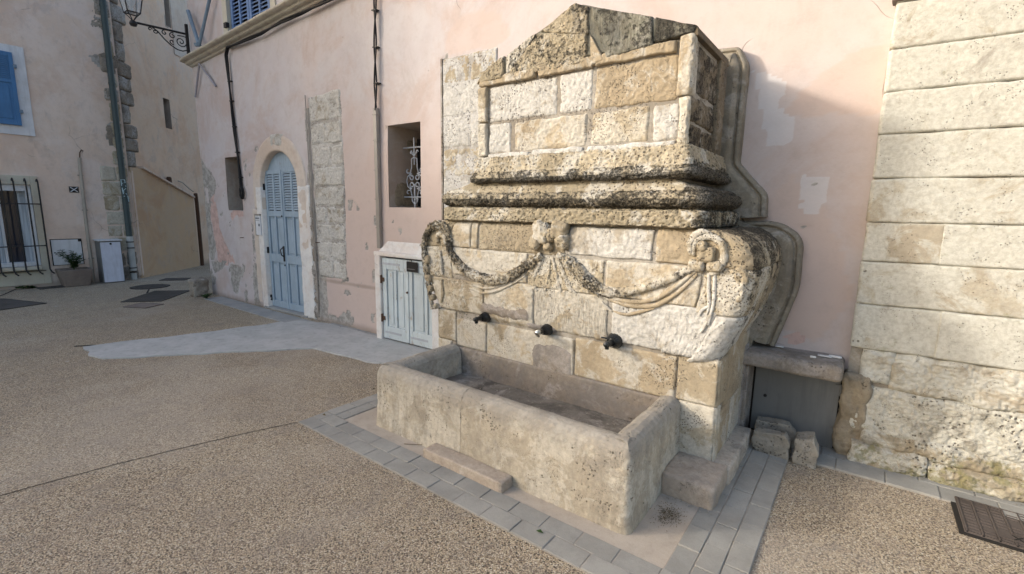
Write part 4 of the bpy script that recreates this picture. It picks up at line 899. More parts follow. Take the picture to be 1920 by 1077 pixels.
# quoins and exposed stone on the corner
zq=[.0,.30,.62,.94,1.2,1.5,1.82,2.12,2.44]
for i in range(8):
    for a,b in ([(2.93,3.2),(3.2,3.40)] if i%2 else [(2.93,3.40)]):
        patch('stone',S_left,(a,b,zq[i],zq[i+1]),M['rubble' if i<2 else 'lime'],H2,res=.03,amp=.012,edge=.03,drop=.015,base=.012,wob=.01)
z=2.46; i=0
while z<9.2:
    h_=rng.uniform(.26,.42); L_=rng.choice([3.24,3.15,2.93 if 5.0<z<5.5 else 3.2])
    patch('stone',S_left,(L_,3.405,z,z+h_),M[rng.choice(['rubble','lime','lime'])],H2,res=.03,amp=.016,edge=.04,drop=.02,base=.014,wob=.014,rough=.008)
    patch('stone',S_tan(0),(.0,rng.uniform(.2,.42),z,z+h_),M['rubble'],H2,res=.03,amp=.02,edge=.03,drop=.02,base=.012,wob=.02,rough=.01,skirt=.1)
    z+=h_+.01
for (px,py,w_,h_) in ((184,36,.26,.42),(205,115,.32,.32),(212,258,.24,.5)):
    a,b=LW(px,py); patch('stone',S_left,(a-w_/2,a+w_/2,b-h_/2,b+h_/2),M['rubble'],H2,res=.03,amp=.014,edge=.06,drop=.012,base=.006,wob=.03,rough=.01)
# utility cabinet
e=empty('utility_cabinet',(-12.8,2.9,0),'white metal utility cabinet standing beside the green rain pipe','cabinet')
q=MB(); q.box((-12.98,2.70,.0),(-12.66,3.06,.88)); q.build('body',M['hatch'],e,bev=.005)
q=MB(); q.box((-12.66,2.715,.02),(-12.635,3.045,.855)); q.build('door',M['boxwhite'],e,bev=.005)
q=MB(); q.box((-13.0,2.68,.88),(-12.62,3.08,.905)); q.build('lid',M['whitepaint'],e,bev=.005); q=MB(); q.lathe([(0,0),(.02,0),(.02,.01),(0,.01)],(-12.635,2.88,.82),(1,0,0),10); q.build('lock',M['black'],e)
# flower pot with shrub
e=empty('flower_pot',(-12.75,2.3,0),'square tapered stone flower pot standing against the left house','flower pot')
q=MB(); q.add([(-12.75+sx*a,2.28+sy*a,z) for a,z in ((.19,.0),(.25,.34),(.22,.34),(.2,.29)) for sx,sy in ((-1,-1),(1,-1),(1,1),(-1,1))],
 [(3,2,1,0)]+[(4*k+i,4*k+(i+1)%4,4*k+4+(i+1)%4,4*k+4+i) for k in range(3) for i in range(4)]); q.build('pot',M['pot'],e,bev=.02,seg=3,smooth=True)
q=MB(); q.box((-12.95,2.08,.22),(-12.55,2.48,.295)); q.build('soil',M['soil'],e)
leafclump('shrub',(-12.75,2.28,.29),.26,360,'young green shrub growing in the square stone pot','plant',h=.42,size=.07,seed=5,stems=12)
leafclump('weed',(-12.9,1.7,0),.3,120,'low green weeds at the wall foot left of the flower pot','plant',h=.05,size=.06,seed=6)
# ============================================================ ALLEY HOUSE
H3=empty('house',(-16,8,0),'tan rendered house lining the alley behind the pipe and quoins','house')
off=-.12; S3=S_tan(off)
ul=np.arange(.14,16,.08); zl3=np.arange(0,10,.08)
p0=TW(305,183,off);p1=TW(322,243,off); wa=(p0[0],p1[0]+.02,p1[1],p0[1]); p0=TW(307,0,off);p1=TW(320,53,off); wb=(p0[0],p1[0]+.03,p1[1],8.2)
for w in (wa,wb):
    for k in (0,1): ul[np.abs(ul-w[k]).argmin()]=w[k]
    for k in (2,3): zl3[np.abs(zl3-w[k]).argmin()]=w[k]
U,V=np.meshgrid(ul,zl3,indexing='ij'); P3=np.stack([U,V,0*U],-1); P=S3(U,V); P[...,:2]+=TN*(.012*fbm(P3,1.,3,8))[...,None]
cu=(ul[:-1]+ul[1:])/2; cv=(zl3[:-1]+zl3[1:])/2; CU,CV=np.meshgrid(cu,cv,indexing='ij')
hole=np.zeros(CU.shape,bool)
for w in (wa,wb): hole|=(CU>w[0])&(CU<w[1])&(CV>w[2])&(CV<w[3])
quads('wall',P,gridfaces(len(ul),len(zl3))[~hole.ravel()],M['tan'],H3,dict(stain=np.clip(1-V/.4,0,1)*.8,old=0*U,peel=0*U,pale=.75*sstep(3.2,6,V)*sstep(.6,2.5,U)))
ft=lambda a,d,h:(TC[0]+TD[0]*a+TN[0]*(off+d),TC[1]+TD[1]*a+TN[1]*(off+d),h)
for w in (wa,wb):
    q=MB(); q.box((w[0]-.05,-.3,w[2]-.05),(w[1]+.05,-.22,w[3]+.05),ft); o=q.build('window',M['glassdark'],H3); q=MB()
    q.box((w[0]-.04,-.22,w[2]),(w[0],-.004,w[3]),ft);q.box((w[1],-.22,w[2]),(w[1]+.04,-.004,w[3]),ft);q.box((w[0]-.04,-.22,w[2]-.04),(w[1]+.04,-.004,w[2]),ft); q.box((w[0]-.04,-.22,w[3]),(w[1]+.04,-.004,w[3]+.04),ft); q.build('reveal',M['reveal'],o)
q=MB(); q.box((wb[1]+.02,.0,wb[2]-.6),(wb[1]+1.2,.02,9.5),ft); q.build('window_surround',M['beige'],H3,bev=.01)
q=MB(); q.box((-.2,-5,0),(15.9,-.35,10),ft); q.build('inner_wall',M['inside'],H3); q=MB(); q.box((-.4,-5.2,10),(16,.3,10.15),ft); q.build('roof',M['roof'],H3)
# annex with sloping coping
A=empty('annex',(-13.8,4.3,0),'low tan lean-to with sloping coping against the alley house','outbuilding')
c0=TW(262,316);c1=TW(362,372); bt=c1[0]
fa=lambda a,d,h:(TC[0]+TD[0]*a+TN[0]*d,TC[1]+TD[1]*a+TN[1]*d,h)
q=MB(); q.add([fa(*x) for x in [(0,0.01,0),(bt,0.01,0),(bt,0.01,c1[1]),(.35,.01,c0[1]),(0,.01,c0[1]),(0,-.119,0),(bt,-.119,0),(bt,-.119,c1[1]),(.35,-.119,c0[1]),(0,-.119,c0[1])]],
 [(0,1,2,3,4),(9,8,7,6,5),(0,5,6,1),(1,6,7,2),(2,7,8,3),(3,8,9,4),(4,9,5,0)]); q.build('wall',M['annex'],A)
q=MB(); n_=6
for i in range(7):
    t0=i/7; t1=(i+1)/7-.01; a0=.35+(bt-.35)*t0; a1=.35+(bt-.35)*t1; h0=c0[1]+(c1[1]-c0[1])*t0; h1=c0[1]+(c1[1]-c0[1])*t1
    q=MB(); q.add([fa(a,d,h) for a,h in ((a0,h0),(a1,h1)) for d,h in ((-.12,h),(.07,h),(.07,h+.045),(-.12,h+.05))],[(0,1,2,3),(4,7,6,5),(0,4,5,1),(1,5,6,2),(2,6,7,3),(3,7,4,0)]); q.build('coping_tile',M['pinkleft'],A,bev=.006)
patch('corner_strip',S_left,(3.41,3.50,0,2.42),M['pinkleft'],A,res=.05,amp=.006,skirt=.1)
e=empty('drain_pipe',fa(bt+.1,.05,0),'rusty brown pipe at the far end of the lean-to in the alley','pipe')
q=MB(); q.tube([fa(bt+.12,.02,0),fa(bt+.12,.02,1.7),fa(bt+.02,.06,1.95)],.045,10); q.build('pipe',M['rust'],e,smooth=True); q=MB(); q.tube([fa(bt*.78,-.05,2.25),fa(bt*.86,-.05,2.22),fa(bt*.96,-.03,2.08),fa(bt+.05,0,2.0)],.013,8); q.build('branch_pipe',M['zinc'],e)
q=MB(); q.lathe([(0,0),(.055,0),(.055,.14),(.04,.17),(0,.17)],fa(bt*.62,-.05,2.16),(0,0,1),12); q.build('vent_cap',M['rust'],e)
# ============================================================ WHITEWASHED STONE WALL AT RIGHT
SW=empty('stone_wall',(1,4,0),'limewashed stone block wall with worn mossy base at right','wall')
WS=.05
def S_wall(U,V):
    b=.05*sstep(.5,.0,V)
    x=np.maximum(U,0); s=np.minimum(U,0)          # negative U wraps round the left arris into the wall
    return np.stack([x+0*V-.0,3.82+WS*x-s-b*1.0,V],-1)
courses=[(2.91,3.2),(2.645,2.91),(2.40,2.645),(2.15,2.40),(1.88,2.15),(1.61,1.88),(1.36,1.61),(1.08,1.36),(.78,1.08)]
vj=[[.1,.9,1.8],[.62,1.4],[.95,1.9],[.8,1.5],[1.0,1.9],[.9,1.7],[.37,1.05,1.8],[.78,1.6],[.42,1.2,1.9]]
for (z0,z1),js in zip(courses,vj):
    xs=[-.12]+js+[2.6]
    for k,(a,b) in enumerate(zip(xs[:-1],xs[1:])):
        patch('stone',S_wall,(a-.004*(k>0),b+.004,z0,z1),M['wallst'],SW,gap=.001,res=.0075 if a<1.2 else .02,amp=.007,edge=.012,drop=.012,vdrop=.0,skirt=.05,wob=.006,freq=3.6,base=.01,tilt=.003,rough=.0015,seed=rng.randrange(999))
for a,b,z0,z1,mt in ((.22,1.1,.52,.78,'wallst'),(1.1,2.6,.52,.78,'wallst'),(.06,.24,.55,.78,'wallst'),(.04,.95,.22,.53,'wallbase'),(.95,2.6,.22,.52,'wallbase'),(.06,.47,-.02,.16,'wallbase'),(.47,1.3,-.02,.13,'wallbase'),(1.3,2.6,-.02,.13,'wallbase'),(.10,1.2,.12,.26,'wallbase'),(1.2,2.6,.12,.24,'wallbase')):
    lowb=z1<.3
    patch('stone',S_wall,(a,b,z0,z1),M[mt],SW,res=.0075 if a<1.2 else .02,amp=.03 if lowb else .022,edge=.05 if lowb else .035,drop=.035 if lowb else .018,vdrop=.02,skirt=.06,wob=.02,freq=6,base=.015+.012*(z0<.05),tilt=.01,rough=.011)
q=MB(); q.add([(x,y,z) for z in (0,3.25) for x,y in ((0.0,3.845),(2.7,3.845+.05*2.7),(2.7,4.4),(0.0,4.4))],[(0,1,5,4),(1,2,6,5),(2,3,7,6),(3,0,4,7),(4,5,6,7)]); q.build('mortar',M['mortar'],SW)
q=MB(); q.box((0.0,3.86,3.25),(2.7,4.4,7)); q.build('upper_wall',M['pink'],SW)
rock('earth_filling',(-.02,3.80,-.05),(.13,3.95,.60),M['earth'],SW,rad=.03,amp=.045,cuts=26,seed=9,freq=11)
rock('brick_fragment',(-.03,3.80,2.92),(.10,3.92,3.0),M['pot'],SW,rad=.01,amp=.012,cuts=6,seed=2)
# ============================================================ FOUNTAIN
FN=empty('fountain',(-1.83,3.3,0),'ornate weathered limestone wall fountain shaped like a sarcophagus with carved garlands and three spouts','fountain')
cxF=-1.83; YF=2.93
# --- mortar core (set back behind every stone)
def fbox(name,lo,hi,mat='mortar',bev=.01): q=MB(); q.box(lo,hi); return q.build(name,M[mat],FN,bev=bev)
fbox('mortar_core',(-2.995,YF+.010,.0),(-.628,3.95,.78))
fbox('mortar_core',(-2.84,YF+.02,1.5),(-.82,3.95,1.775)); fbox('mortar_core',(-2.52,YF+.03,1.775),(-.93,3.95,1.9))
fbox('mortar_core',(-2.53,YF+.033,1.85),(-.922,3.66,2.66))
# --- pier below: wraps left/right corners. u measured from left corner along front
def wrapS(x0,x1,yf,r=.02,yb=3.9):
    W=x1-x0
    def S(U,V):
        d=yb-yf; s=np.asarray(U,float)
        x=np.where(s<0,x0,np.where(s>W,x1,x0+s)); y=np.where(s<0,yf-s,np.where(s>W,yf+(s-W),yf))
        # small rounding at the arris
        for c,sg in ((0,1),(W,-1)):
            k=np.clip(1-np.abs(s-c)/r,0,1)**2*r*.5; x=x+sg*k; y=y+k
        return np.stack([x,y+0*V,V+0*s],-1)
    return S
SP_=wrapS(-3.01,-.615,YF); Wp=-.615+3.01
def fx(x): return x+3.01
dent=lambda amt:(lambda U,V:-amt*np.ones_like(U))
pier=[((fx(-3.01)-.5,fx(-2.78),.50,.775),'lime'),((fx(-2.78),fx(-2.44),.47,.72),'limewarm'),((fx(-2.44),fx(-1.605),.45,.735),'limewarm'),((fx(-1.605),fx(-.865),.46,.75),'limewarm'),((fx(-.865),Wp+.20,.475,.775),'lime'),
 ((Wp+.20,Wp+.62,.42,.9),'limewarm'),((Wp+.62,Wp+1.0,.3,.9),'lime'),((fx(-.85),Wp+.10,.11,.475),'lime'),((Wp+.10,Wp+.40,.11,.42),'limewarm'),((Wp+.40,Wp+.95,.11,.42),'limewarm'),
 ((-.5,fx(-2.84),.0,.5),'lime'),((fx(-2.86),fx(-.84),.2,.465),'cement')]
for c,mt in pier:
    patch('stone',SP_,c,M[mt],FN,res=.008,amp=.006,edge=.012,drop=.010,skirt=.03,wob=.005,base=.006 if mt!='cement' else .02,rough=.002)
# --- body
W0=1.375; RC=.10
zc=[.74,.78,.85,.95,1.05,1.15,1.25,1.35,1.42,1.48,1.52,1.55,1.57]; wc=[1.13,1.185,1.225,1.275,1.315,1.345,1.365,1.372,1.362,1.33,1.28,1.21,1.12]
yc=[.045,.015,.005,0,0,0,0,0,0,.004,.012,.03,.06]
YB=2.905
def S_body(U,V):
    U=np.asarray(U,float); V=np.asarray(V,float)
    w=np.interp(V,zc,wc); yo=np.interp(V,zc,yc); a=np.abs(U); sg=np.where(U<0,-1.,1.)
    arc=RC*math.pi/2; L=W0-RC
    xf=np.where(a<.8,a,.8+(a-.8)*(w-RC-.8)/(L-.8)); th=np.clip((a-L)/RC,0,math.pi/2)
    x=np.where(a<L,xf,w-RC+RC*np.sin(th)); y=np.where(a<L,0,RC-RC*np.cos(th)); y=np.where(a>L+arc,RC+(a-L-arc),y)
    return np.stack([cxF+sg*x,YB+yo+y,V],-1)
q=[]
L_=W0-RC
# core for body
zz_=np.linspace(.75,1.565,18); uu_=np.linspace(-W0-.9,W0+.9,160); UU,VV=np.meshgrid(uu_,zz_,indexing='ij'); PB=S_body(UU,VV); NB=S_normal(S_body,UU,VV)
quads('mortar_core',PB-NB*.010,gridfaces(160,18),M['mortar'],FN)
ux=lambda x:(x-cxF) if abs(x-cxF)<.8 else math.copysign(.8+(abs(x-cxF)-.8)*(L_-.8)/(1.32-RC-.8),x-cxF)     # nominal u for a front x
E_=W0+.85
bodyst=[
 # top row
 ((-E_,-1.0,1.325,1.56),'carve'),((ux(-2.81),ux(-2.60),1.335,1.555),'limewarm'),((ux(-2.59),ux(-2.52),1.33,1.555),'limewarm'),((ux(-2.51),ux(-1.70),1.33,1.56),'carve'),((ux(-1.68),ux(-1.065),1.345,1.545),'limewhite'),((ux(-1.05),1.24,1.34,1.565),'limewarm'),
 # second row
 ((ux(-2.80),ux(-2.02),1.10,1.33),'limewarm'),((ux(-2.02),ux(-1.39),1.08,1.325),'carve'),((ux(-1.385),ux(-.78),1.085,1.33),'limewarm'),
 ((-E_,ux(-2.80),1.06,1.33),'carve'),
 # lower row
 ((-E_,ux(-2.45),.78,1.06),'lime'),((ux(-2.45),ux(-1.965),.73,1.10),'limewarm'),((ux(-1.955),ux(-1.35),.755,1.085),'limetool'),((ux(-1.325),1.24,.765,1.085),'limewhite'),
 # right corner and flank
 ((1.12,E_-.25,1.33,1.568),'carve'),((ux(-.78),1.72,1.05,1.335),'carve'),((1.72,E_,1.0,1.335),'carve'),((1.22,1.75,.742,1.05),'limewhite'),((1.75,E_,.742,1.0),'limewarm'),((E_-.25,E_,1.33,1.56),'limewarm')]
def chip(U,V):   # ragged lower lip on the right and worn arris
    P3=np.stack([U,V,0*U],-1)
    return -.03*sstep(.05,.35,fbm(P3,7,3,5))*(U>1.0)*sstep(.92,.76,V)+.015*(U>.9)*sstep(.9,.78,V)
bcr=lambda U,V:np.where(np.abs(U)>L_+.08,.36,0.)+.2*(U>L_-.02)*sstep(1.15,1.4,V)+.25*sstep(1.50,1.56,V)*(np.abs(U)>1.1)+.12*(np.abs(U-ux(-2.2))<.4)*(V>1.33)
for c,mt in bodyst:
    patch('stone',S_body,c,M[mt],FN,res=.0075,amp=.010,edge=.014,drop=.008,skirt=.028,wob=.008,base=.004,rough={'limewhite':.005,'carve':.007}.get(mt,.005),relief=chip if (c[0]>.5) else None,crust=bcr,vdrop=.006)
# --- mouldings
def prof_m1(): return [(-.05,1.555),(.03,1.558),(.052,1.564),(.056,1.60),(.056,1.652),(.048,1.662),(.016,1.667),(.014,1.678),(.045,1.684),(.068,1.705),(.074,1.732),(.064,1.76),(.046,1.776),(.03,1.779),(.03,1.786),(.0,1.79),(-.03,1.80)]
def pathU(x0,x1,yf,yb=3.80,r=.025): return roundpath([(x0,yb),(x0,yf),(x1,yf),(x1,yb)],r,6)
cr1=lambda a,h:np.where(h>1.735,.46,np.where(h>1.668,.64,np.where(h<1.58,.3,.16)))
sweep('moulding',pathU(-2.86,-.81,YF-.0),prof_m1(),M['mould'],FN,res=.0085,pres=.006,amp=.008,freq=20,seed=3,rough=.015,crust=cr1,lo=.004,crustP=lambda P:.35*sstep(-.86,-.80,P[...,0]))
pn=[(.03,1.782),(.028,1.80),(.012,1.815),(.0,1.835),(-.008,1.865),(-.02,1.88)]
def neckmap(a,b,h):
    k=1-.18*sstep(1.785,1.865,h); return np.stack([cxF+.03*sstep(1.785,1.865,h)+(a-cxF)*k,b,h],-1)
sweep('neck_moulding',pathU(-2.86,-.81,YF),pn,M['mould'],FN,res=.009,pres=.007,mapf=neckmap,amp=.007,freq=12,seed=13,rough=.006,crust=lambda a,h:.2+0*h,crustP=lambda P:.6*sstep(-.92,-.86,P[...,0]))
pm2=[(-.02,1.85),(.042,1.853),(.066,1.866),(.072,1.888),(.064,1.912),(.048,1.922),(.048,1.936),(.036,1.940),(.030,1.965),(.018,2.0),(.012,2.03),(.006,2.055),(-.02,2.065)]
sweep('moulding',pathU(-2.55,-.895,YF+.005),pm2,M['mould'],FN,res=.0085,pres=.006,amp=.008,freq=20,seed=23,rough=.013,lo=.004,
   crust=lambda a,h:np.where(h<1.89,.85,np.where(h<1.94,.50,np.where(h<1.97,.25,.08))),crustP=lambda P:.4*sstep(-.90,-.85,P[...,0]))
# --- chest
Sf=planeY(YF); Sp=planeY(YF+.028)
q=lambda *a:None
X0,X1=-2.55,-.91
WC=X1-X0; SC=wrapS(X0,X1,YF,.015,3.66); cx_=lambda x:x-X0
def st(c,mt,S=None,**k):
    kw=dict(res=.007,amp=.009,edge=.010,drop=.008,skirt=.04,wob=.009,rough=.006); kw.update(k)
    return patch('stone',S or SC,c,M[mt],FN,**kw)
for a,b in ((X0,-2.0),(-2.0,-1.55),(-1.55,-1.0)): st((cx_(a),cx_(b),2.585,2.655),'limewarm',base=.006)
st((-.03,cx_(-2.462),2.32,2.585),'lime'); st((-.03,cx_(-2.462),2.06,2.32),'lime')
st((cx_(-.995),WC+.06,2.33,2.675),'limewarm',base=.006,amp=.008,edge=.02); st((cx_(-.975),WC+.05,2.045,2.33),'lime',amp=.012,edge=.025)
row1=[(-2.458,-1.83,'limewhite'),(-1.818,-1.562,'limewhite'),(-1.548,-.995,'limewarm')]
for a,b,mt in row1: st((a,b,2.318,2.582),mt,Sp,base=.004,amp=.008,edge=.02)
row2=[(-2.458,-2.23,'limewhite'),(-2.215,-1.585,'limewarm'),(-1.572,-1.155,'lime'),(-1.137,-.97,'limewhite')]
for a,b,mt in row2: st((a,b,2.083,2.307),mt,Sp,base=.006,amp=.010,edge=.022,drop=.014)
for i,(a,b) in enumerate(((-2.46,-2.05),(-2.05,-1.6),(-1.6,-.97))): st((a,b,2.03,2.085),'limewhite',Sp,base=.022,amp=.012,edge=.03,wob=.012,skirt=.05)
# right flank of the chest, blackened
for c,mt in (((WC+.06,WC+.12,2.33,2.67),'limewarm'),((WC+.13,WC+.70,2.36,2.64),'dark'),((WC+.05,WC+.70,2.19,2.345),'dark'),((WC+.05,WC+.30,2.04,2.185),'dark'),((WC+.31,WC+.70,2.04,2.18),'dark')):
    st(c,mt,amp=.012,rough=.006,edge=.02,drop=.014,crust=lambda U,V:.47+0*U)
st((WC+.55,WC+.72,2.0,2.68),'dark',base=.02,amp=.006)
for c in ((-.7,-.03,2.05,2.35),(-.7,-.03,2.35,2.66)): st(c,'lime')
# pediment: gabled block reaching back to the wall
gab=[(X0,2.655),(X1,2.685),(X1,2.715),(-1.16,2.81),(-1.65,3.0),(-1.72,3.0),(-2.0,2.90),(-2.3,2.77),(X0+.02,2.67)]
G=MB(); G.prism([(a*1.0,h-.012) for a,h in gab],YF+.012,3.68,lambda a,b,h:(a,h,b)); G.build('roof_core',M['slate'],FN,bev=.01)
px=lambda *p:[YW(*q) for q in p]
gp=[(px((893,158),(945,146),(945,104),(905,134)),'mould',.36),(px((948,146),(1100,118),(1100,62),(1008,62)),'mould',.36),(px((948,146),(1008,62),(1000,66),(948,104)),'mould',.4),
 (px((1012,60),(1103,66),(1103,12),(1078,6)),'mould',.44),(px((1106,124),(1134,114),(1110,70),(1106,64)),'limewarm',.05),(px((1136,110),(1224,86),(1224,30),(1107,12)),'slate',.42),(px((1228,80),(1300,62),(1306,48),(1228,32)),'slate',.58)]
for c,mt,crv in gp:
    st([c[0],c[1],c[2],c[3]],mt,Sf,base=.008,amp=.008,edge=.012,rough=.008 if mt=='mould' else .003,crust=(lambda v:(lambda U,V:v+0*U))(crv),skirt=.05)
# right raking edge of the roof, seen from the flank
q=MB(); q.add([(X1+.02,YF+.01,2.655),(X1+.02,3.68,2.655),(X1+.012,3.68,2.705),(X1+.012,YF+.01,2.70),(X1-.1,YF+.02,2.66),(X1-.1,3.68,2.66),(X1-.1,3.68,2.735),(X1-.1,YF+.02,2.732)],[(0,1,2,3),(4,7,6,5),(3,2,6,7),(0,4,5,1),(0,3,7,4),(1,5,6,2)]); q.build('roof_edge',M['dark'],FN,bev=.006)
# --- carved garlands
def ptsF(L,y): return [(*(lambda q:(q[0],y,q[1]))(YW(px_,py_,YB)),) for px_,py_ in L]
def spl(p,n=60):
    p=np.array(p,float); t=np.arange(len(p)); s=np.linspace(0,len(p)-1,n); out=[]
    for x in s:
        i=min(int(x),len(p)-2); f=x-i; a=p[max(i-1,0)];b=p[i];c=p[i+1];d=p[min(i+2,len(p)-1)]
        out.append(.5*((2*b)+(-a+c)*f+(2*a-5*b+4*c-d)*f*f+(-a+3*b-3*c+d)*f**3))
    return np.array(out)
def carve(name,L,r,mat='carve',crust=.0,amp=.006,freq=60,y=None,sq=.8,n=70,sides=16,seed=1,taper=True):
    p=spl(ptsF(L,YB-.004 if y is None else y),n); rr=np.interp(np.linspace(0,1,n),np.linspace(0,1,len(r)),r) if hasattr(r,'__len__') else np.full(n,r)
    return tube(name,p,rr,M[mat],FN,n=sides,amp=amp,freq=freq,seed=seed,squash=((0,1,0),sq),crust=crust)
# dark garland with leaves: rises over the left horn and swings to the knot, then to the right
carve('garland',[(812,580),(806,540),(800,500),(797,460),(806,432),(822,421),(836,427),(844,448),(846,470),(860,492),(885,513),(915,524),(945,522),(975,508),(1000,490),(1016,478)],[.018,.023,.028,.031,.030,.032,.033,.032,.030,.034,.040,.044,.042,.035,.028,.02],crust=.52,amp=.018,n=170,sides=22,seed=5,y=YB-.008)
carve('garland',[(1046,478),(1068,492),(1092,515),(1112,535),(1132,547)],[.026,.042,.050,.046,.03],crust=.5,amp=.018,n=60,sides=20,seed=8)
carve('garland',[(1118,538),(1138,548),(1170,548),(1210,539),(1250,526),(1290,508),(1318,494)],[.035,.036,.034,.030,.026,.023,.02],mat='carve',crust=.36,amp=.012,n=80,seed=9)
# ribbon bands
for L in ([(1140,556),(1170,564),(1205,566),(1240,556),(1275,532),(1305,508),(1322,500)],[(1142,562),(1180,573),(1222,574),(1252,562),(1280,542),(1308,514)]):
    carve('ribbon',L,[.010,.014,.016,.016,.014,.012,.010],mat='limewarm',amp=.003,freq=30,n=60,sides=12)
for L in ([(880,540),(905,549),(930,546),(960,533),(985,518)],[(888,536),(912,541),(940,536)],[(1150,583),(1175,590),(1205,584),(1228,578)],[(1128,566),(1140,578),(1148,584)]):
    carve('ribbon',L,[.006,.011,.012,.010,.006],mat='limewarm',amp=.003,freq=30,n=40,sides=10)
def leaves(L,r,n,crust,seed,size=.025,name='garland_leaves'):
    p=spl(ptsF(L,YB-.008),n); t=nrm(np.gradient(p,axis=0)); R_=random.Random(seed); V=[];Fq=[]; rr=np.interp(np.linspace(0,1,n),np.linspace(0,1,len(r)),r)
    for i in range(n):
        for _ in range(3):
            ph=R_.uniform(-1.35,1.35); s_=np.cross(t[i],[0,-1,0]); s_/=np.linalg.norm(s_); o=np.array([0,-1,0])*math.cos(ph)*.85+s_*math.sin(ph)
            d=t[i]*R_.choice((1,1,-1))*R_.uniform(.5,1)+o*R_.uniform(.15,.6)+s_*R_.uniform(-.7,.7); d/=np.linalg.norm(d); L_f=size*R_.uniform(.7,1.3); w=np.cross(d,o); w/=np.linalg.norm(w); o2=np.cross(w,d)
            b=p[i]+o*rr[i]*.93; k=len(V)
            V+=[b-o2*.004,b+d*L_f*.5+w*L_f*.3-o2*.002,b+d*L_f*.5+o2*.010,b+d*L_f*.5-w*L_f*.3-o2*.002,b+d*L_f-o2*.002]
            Fq+=[(k,k+1,k+2,k+2),(k,k+2,k+3,k+3),(k+1,k+4,k+2,k+2),(k+2,k+4,k+3,k+3)]
    me=bpy.data.meshes.new(name); me.from_pydata([tuple(map(float,v)) for v in V],[],[f[:3] for f in Fq]); at=me.attributes.new('crust','FLOAT','POINT'); at.data.foreach_set('value',np.full(len(V),crust,dtype=np.float32))
    o=link(name,me,M['carve'],FN); o['kind']='stuff'
leaves([(797,460),(806,432),(822,421),(836,427),(844,448),(846,470),(860,492),(885,513),(915,524),(945,522),(975,508),(1000,490),(1012,480)],[.028,.028,.030,.031,.030,.029,.032,.037,.041,.039,.033,.027,.018],110,.45,3)
leaves([(1050,480),(1068,492),(1092,515),(1112,535),(1128,545)],[.022,.038,.046,.042,.028],40,.42,4)
# hanging folds under the knot
for L,r in (([(1020,482),(1008,505),(1000,530),(1006,546)],[.012,.022,.026,.012]),([(1030,485),(1028,512),(1022,545)],[.014,.02,.01]),([(1042,482),(1055,508),(1068,540),(1085,556)],[.014,.022,.022,.01]),([(1036,484),(1044,520),(1052,552)],[.012,.018,.01]),([(1016,488),(992,510),(980,520)],[.014,.016,.008]),([(1052,486),(1085,520),(1120,552),(1140,562)],[.012,.02,.02,.008])):
    carve('drapery_fold',L,[x*.8 for x in r],crust=.12,amp=.011,freq=34,n=50,seed=17,y=YB+.002,sq=.6)
# knot / twin-lobed carving above
for (a,b,rx,rz,s_) in ((1016,436,.075,.085,3),(1052,432,.06,.07,4),(1056,452,.055,.05,5),(1030,462,.045,.035,6),(1004,455,.05,.05,7),(1036,440,.03,.05,12)):
    x_,z_=YW(a,b,YB); rock('carved_lobe',(x_-rx,YB-.05,z_-rz),(x_+rx,YB+.03,z_+rz),M['carve'],FN,rad=.035,amp=.028,cuts=16,seed=s_,freq=18,crust=.22)
# left horn pendants
for L,r,cr in (([(822,455),(820,446),(826,440),(836,446),(836,458)],[.02,.026,.026,.02],.2),([(826,470),(828,492),(830,515)],[.014,.024,.012],.15),([(829,525),(831,548),(828,568)],[.010,.016,.006],.1)):
    carve('pendant',L,r,crust=cr,amp=.008,freq=40,n=34,seed=21)
for a,b,r_ in ((801,505,.030),(806,522,.028),(808,540,.026),(812,558,.024),(818,575,.02),(803,486,.028)):
    x_,z_=YW(a,b,YB); rock('carved_lobe',(x_-r_,YB-.03,z_-r_*1.2),(x_+r_,YB+.03,z_+r_*1.2),M['carve'],FN,rad=.018,amp=.014,cuts=8,seed=int(a),freq=30,crust=.25)
# right ring, boss and hanging ribbon
ring=[(1300,480),(1302,462),(1312,448),(1330,444),(1348,452),(1357,470),(1357,490),(1348,505),(1333,514)]
carve('carved_ring',ring,[.012,.016,.02,.02,.022,.022,.02,.016],amp=.006,freq=28,n=80,sides=16,seed=31)
carve('carved_ring',[(1296,478),(1295,456),(1306,440),(1322,436),(1336,440)],[.014,.022,.024,.018,.008],amp=.01,freq=28,n=50,sides=16,seed=32,crust=.15)
for a,b,rx,rz,s_ in ((1326,478,.05,.05,2),(1306,497,.05,.032,5),(1340,500,.045,.03,6),(1318,462,.03,.03,8)):
    x_,z_=YW(a,b,YB); rock('carved_lobe',(x_-rx,YB-.035,z_-rz),(x_+rx,YB+.03,z_+rz),M['carve'],FN,rad=.025,amp=.016,cuts=14,seed=s_,freq=22,crust=.05)
for L in ([(1330,512),(1329,540),(1330,570),(1326,590)],[(1340,512),(1340,540),(1338,570),(1333,590),(1328,610)],[(1328,575),(1316,583),(1312,592)],[(1333,590),(1324,608),(1318,618),(1314,624)]):
    carve('ribbon',L,[.010,.011,.011,.007],mat='limewhite',amp=.003,freq=30,n=40,sides=10)
# leafy scroll at the far right arris
for L in ([(1374,512),(1388,508),(1396,518),(1392,535),(1378,550),(1362,556)],[(1370,520),(1380,520),(1384,530),(1374,540)],[(1392,545),(1382,562),(1366,566)]):
    carve('carved_scroll',L,[.012,.02,.022,.018,.01],amp=.01,freq=32,n=46,seed=41,y=YB+.014)
# patches of old cement on the face
for c in ((ux(-2.52),ux(-1.98),.80,.90),(ux(-2.05),ux(-1.75),.74,.80)):
    patch('cement_repair',S_body,c,M['cement'],FN,res=.012,amp=.004,edge=.04,drop=.012,base=.013,wob=.03)
patch('cement_repair',SP_,(fx(-1.98),fx(-1.62),.42,.66),M['cement'],FN,res=.012,amp=.004,edge=.05,drop=.012,base=.014,wob=.03)
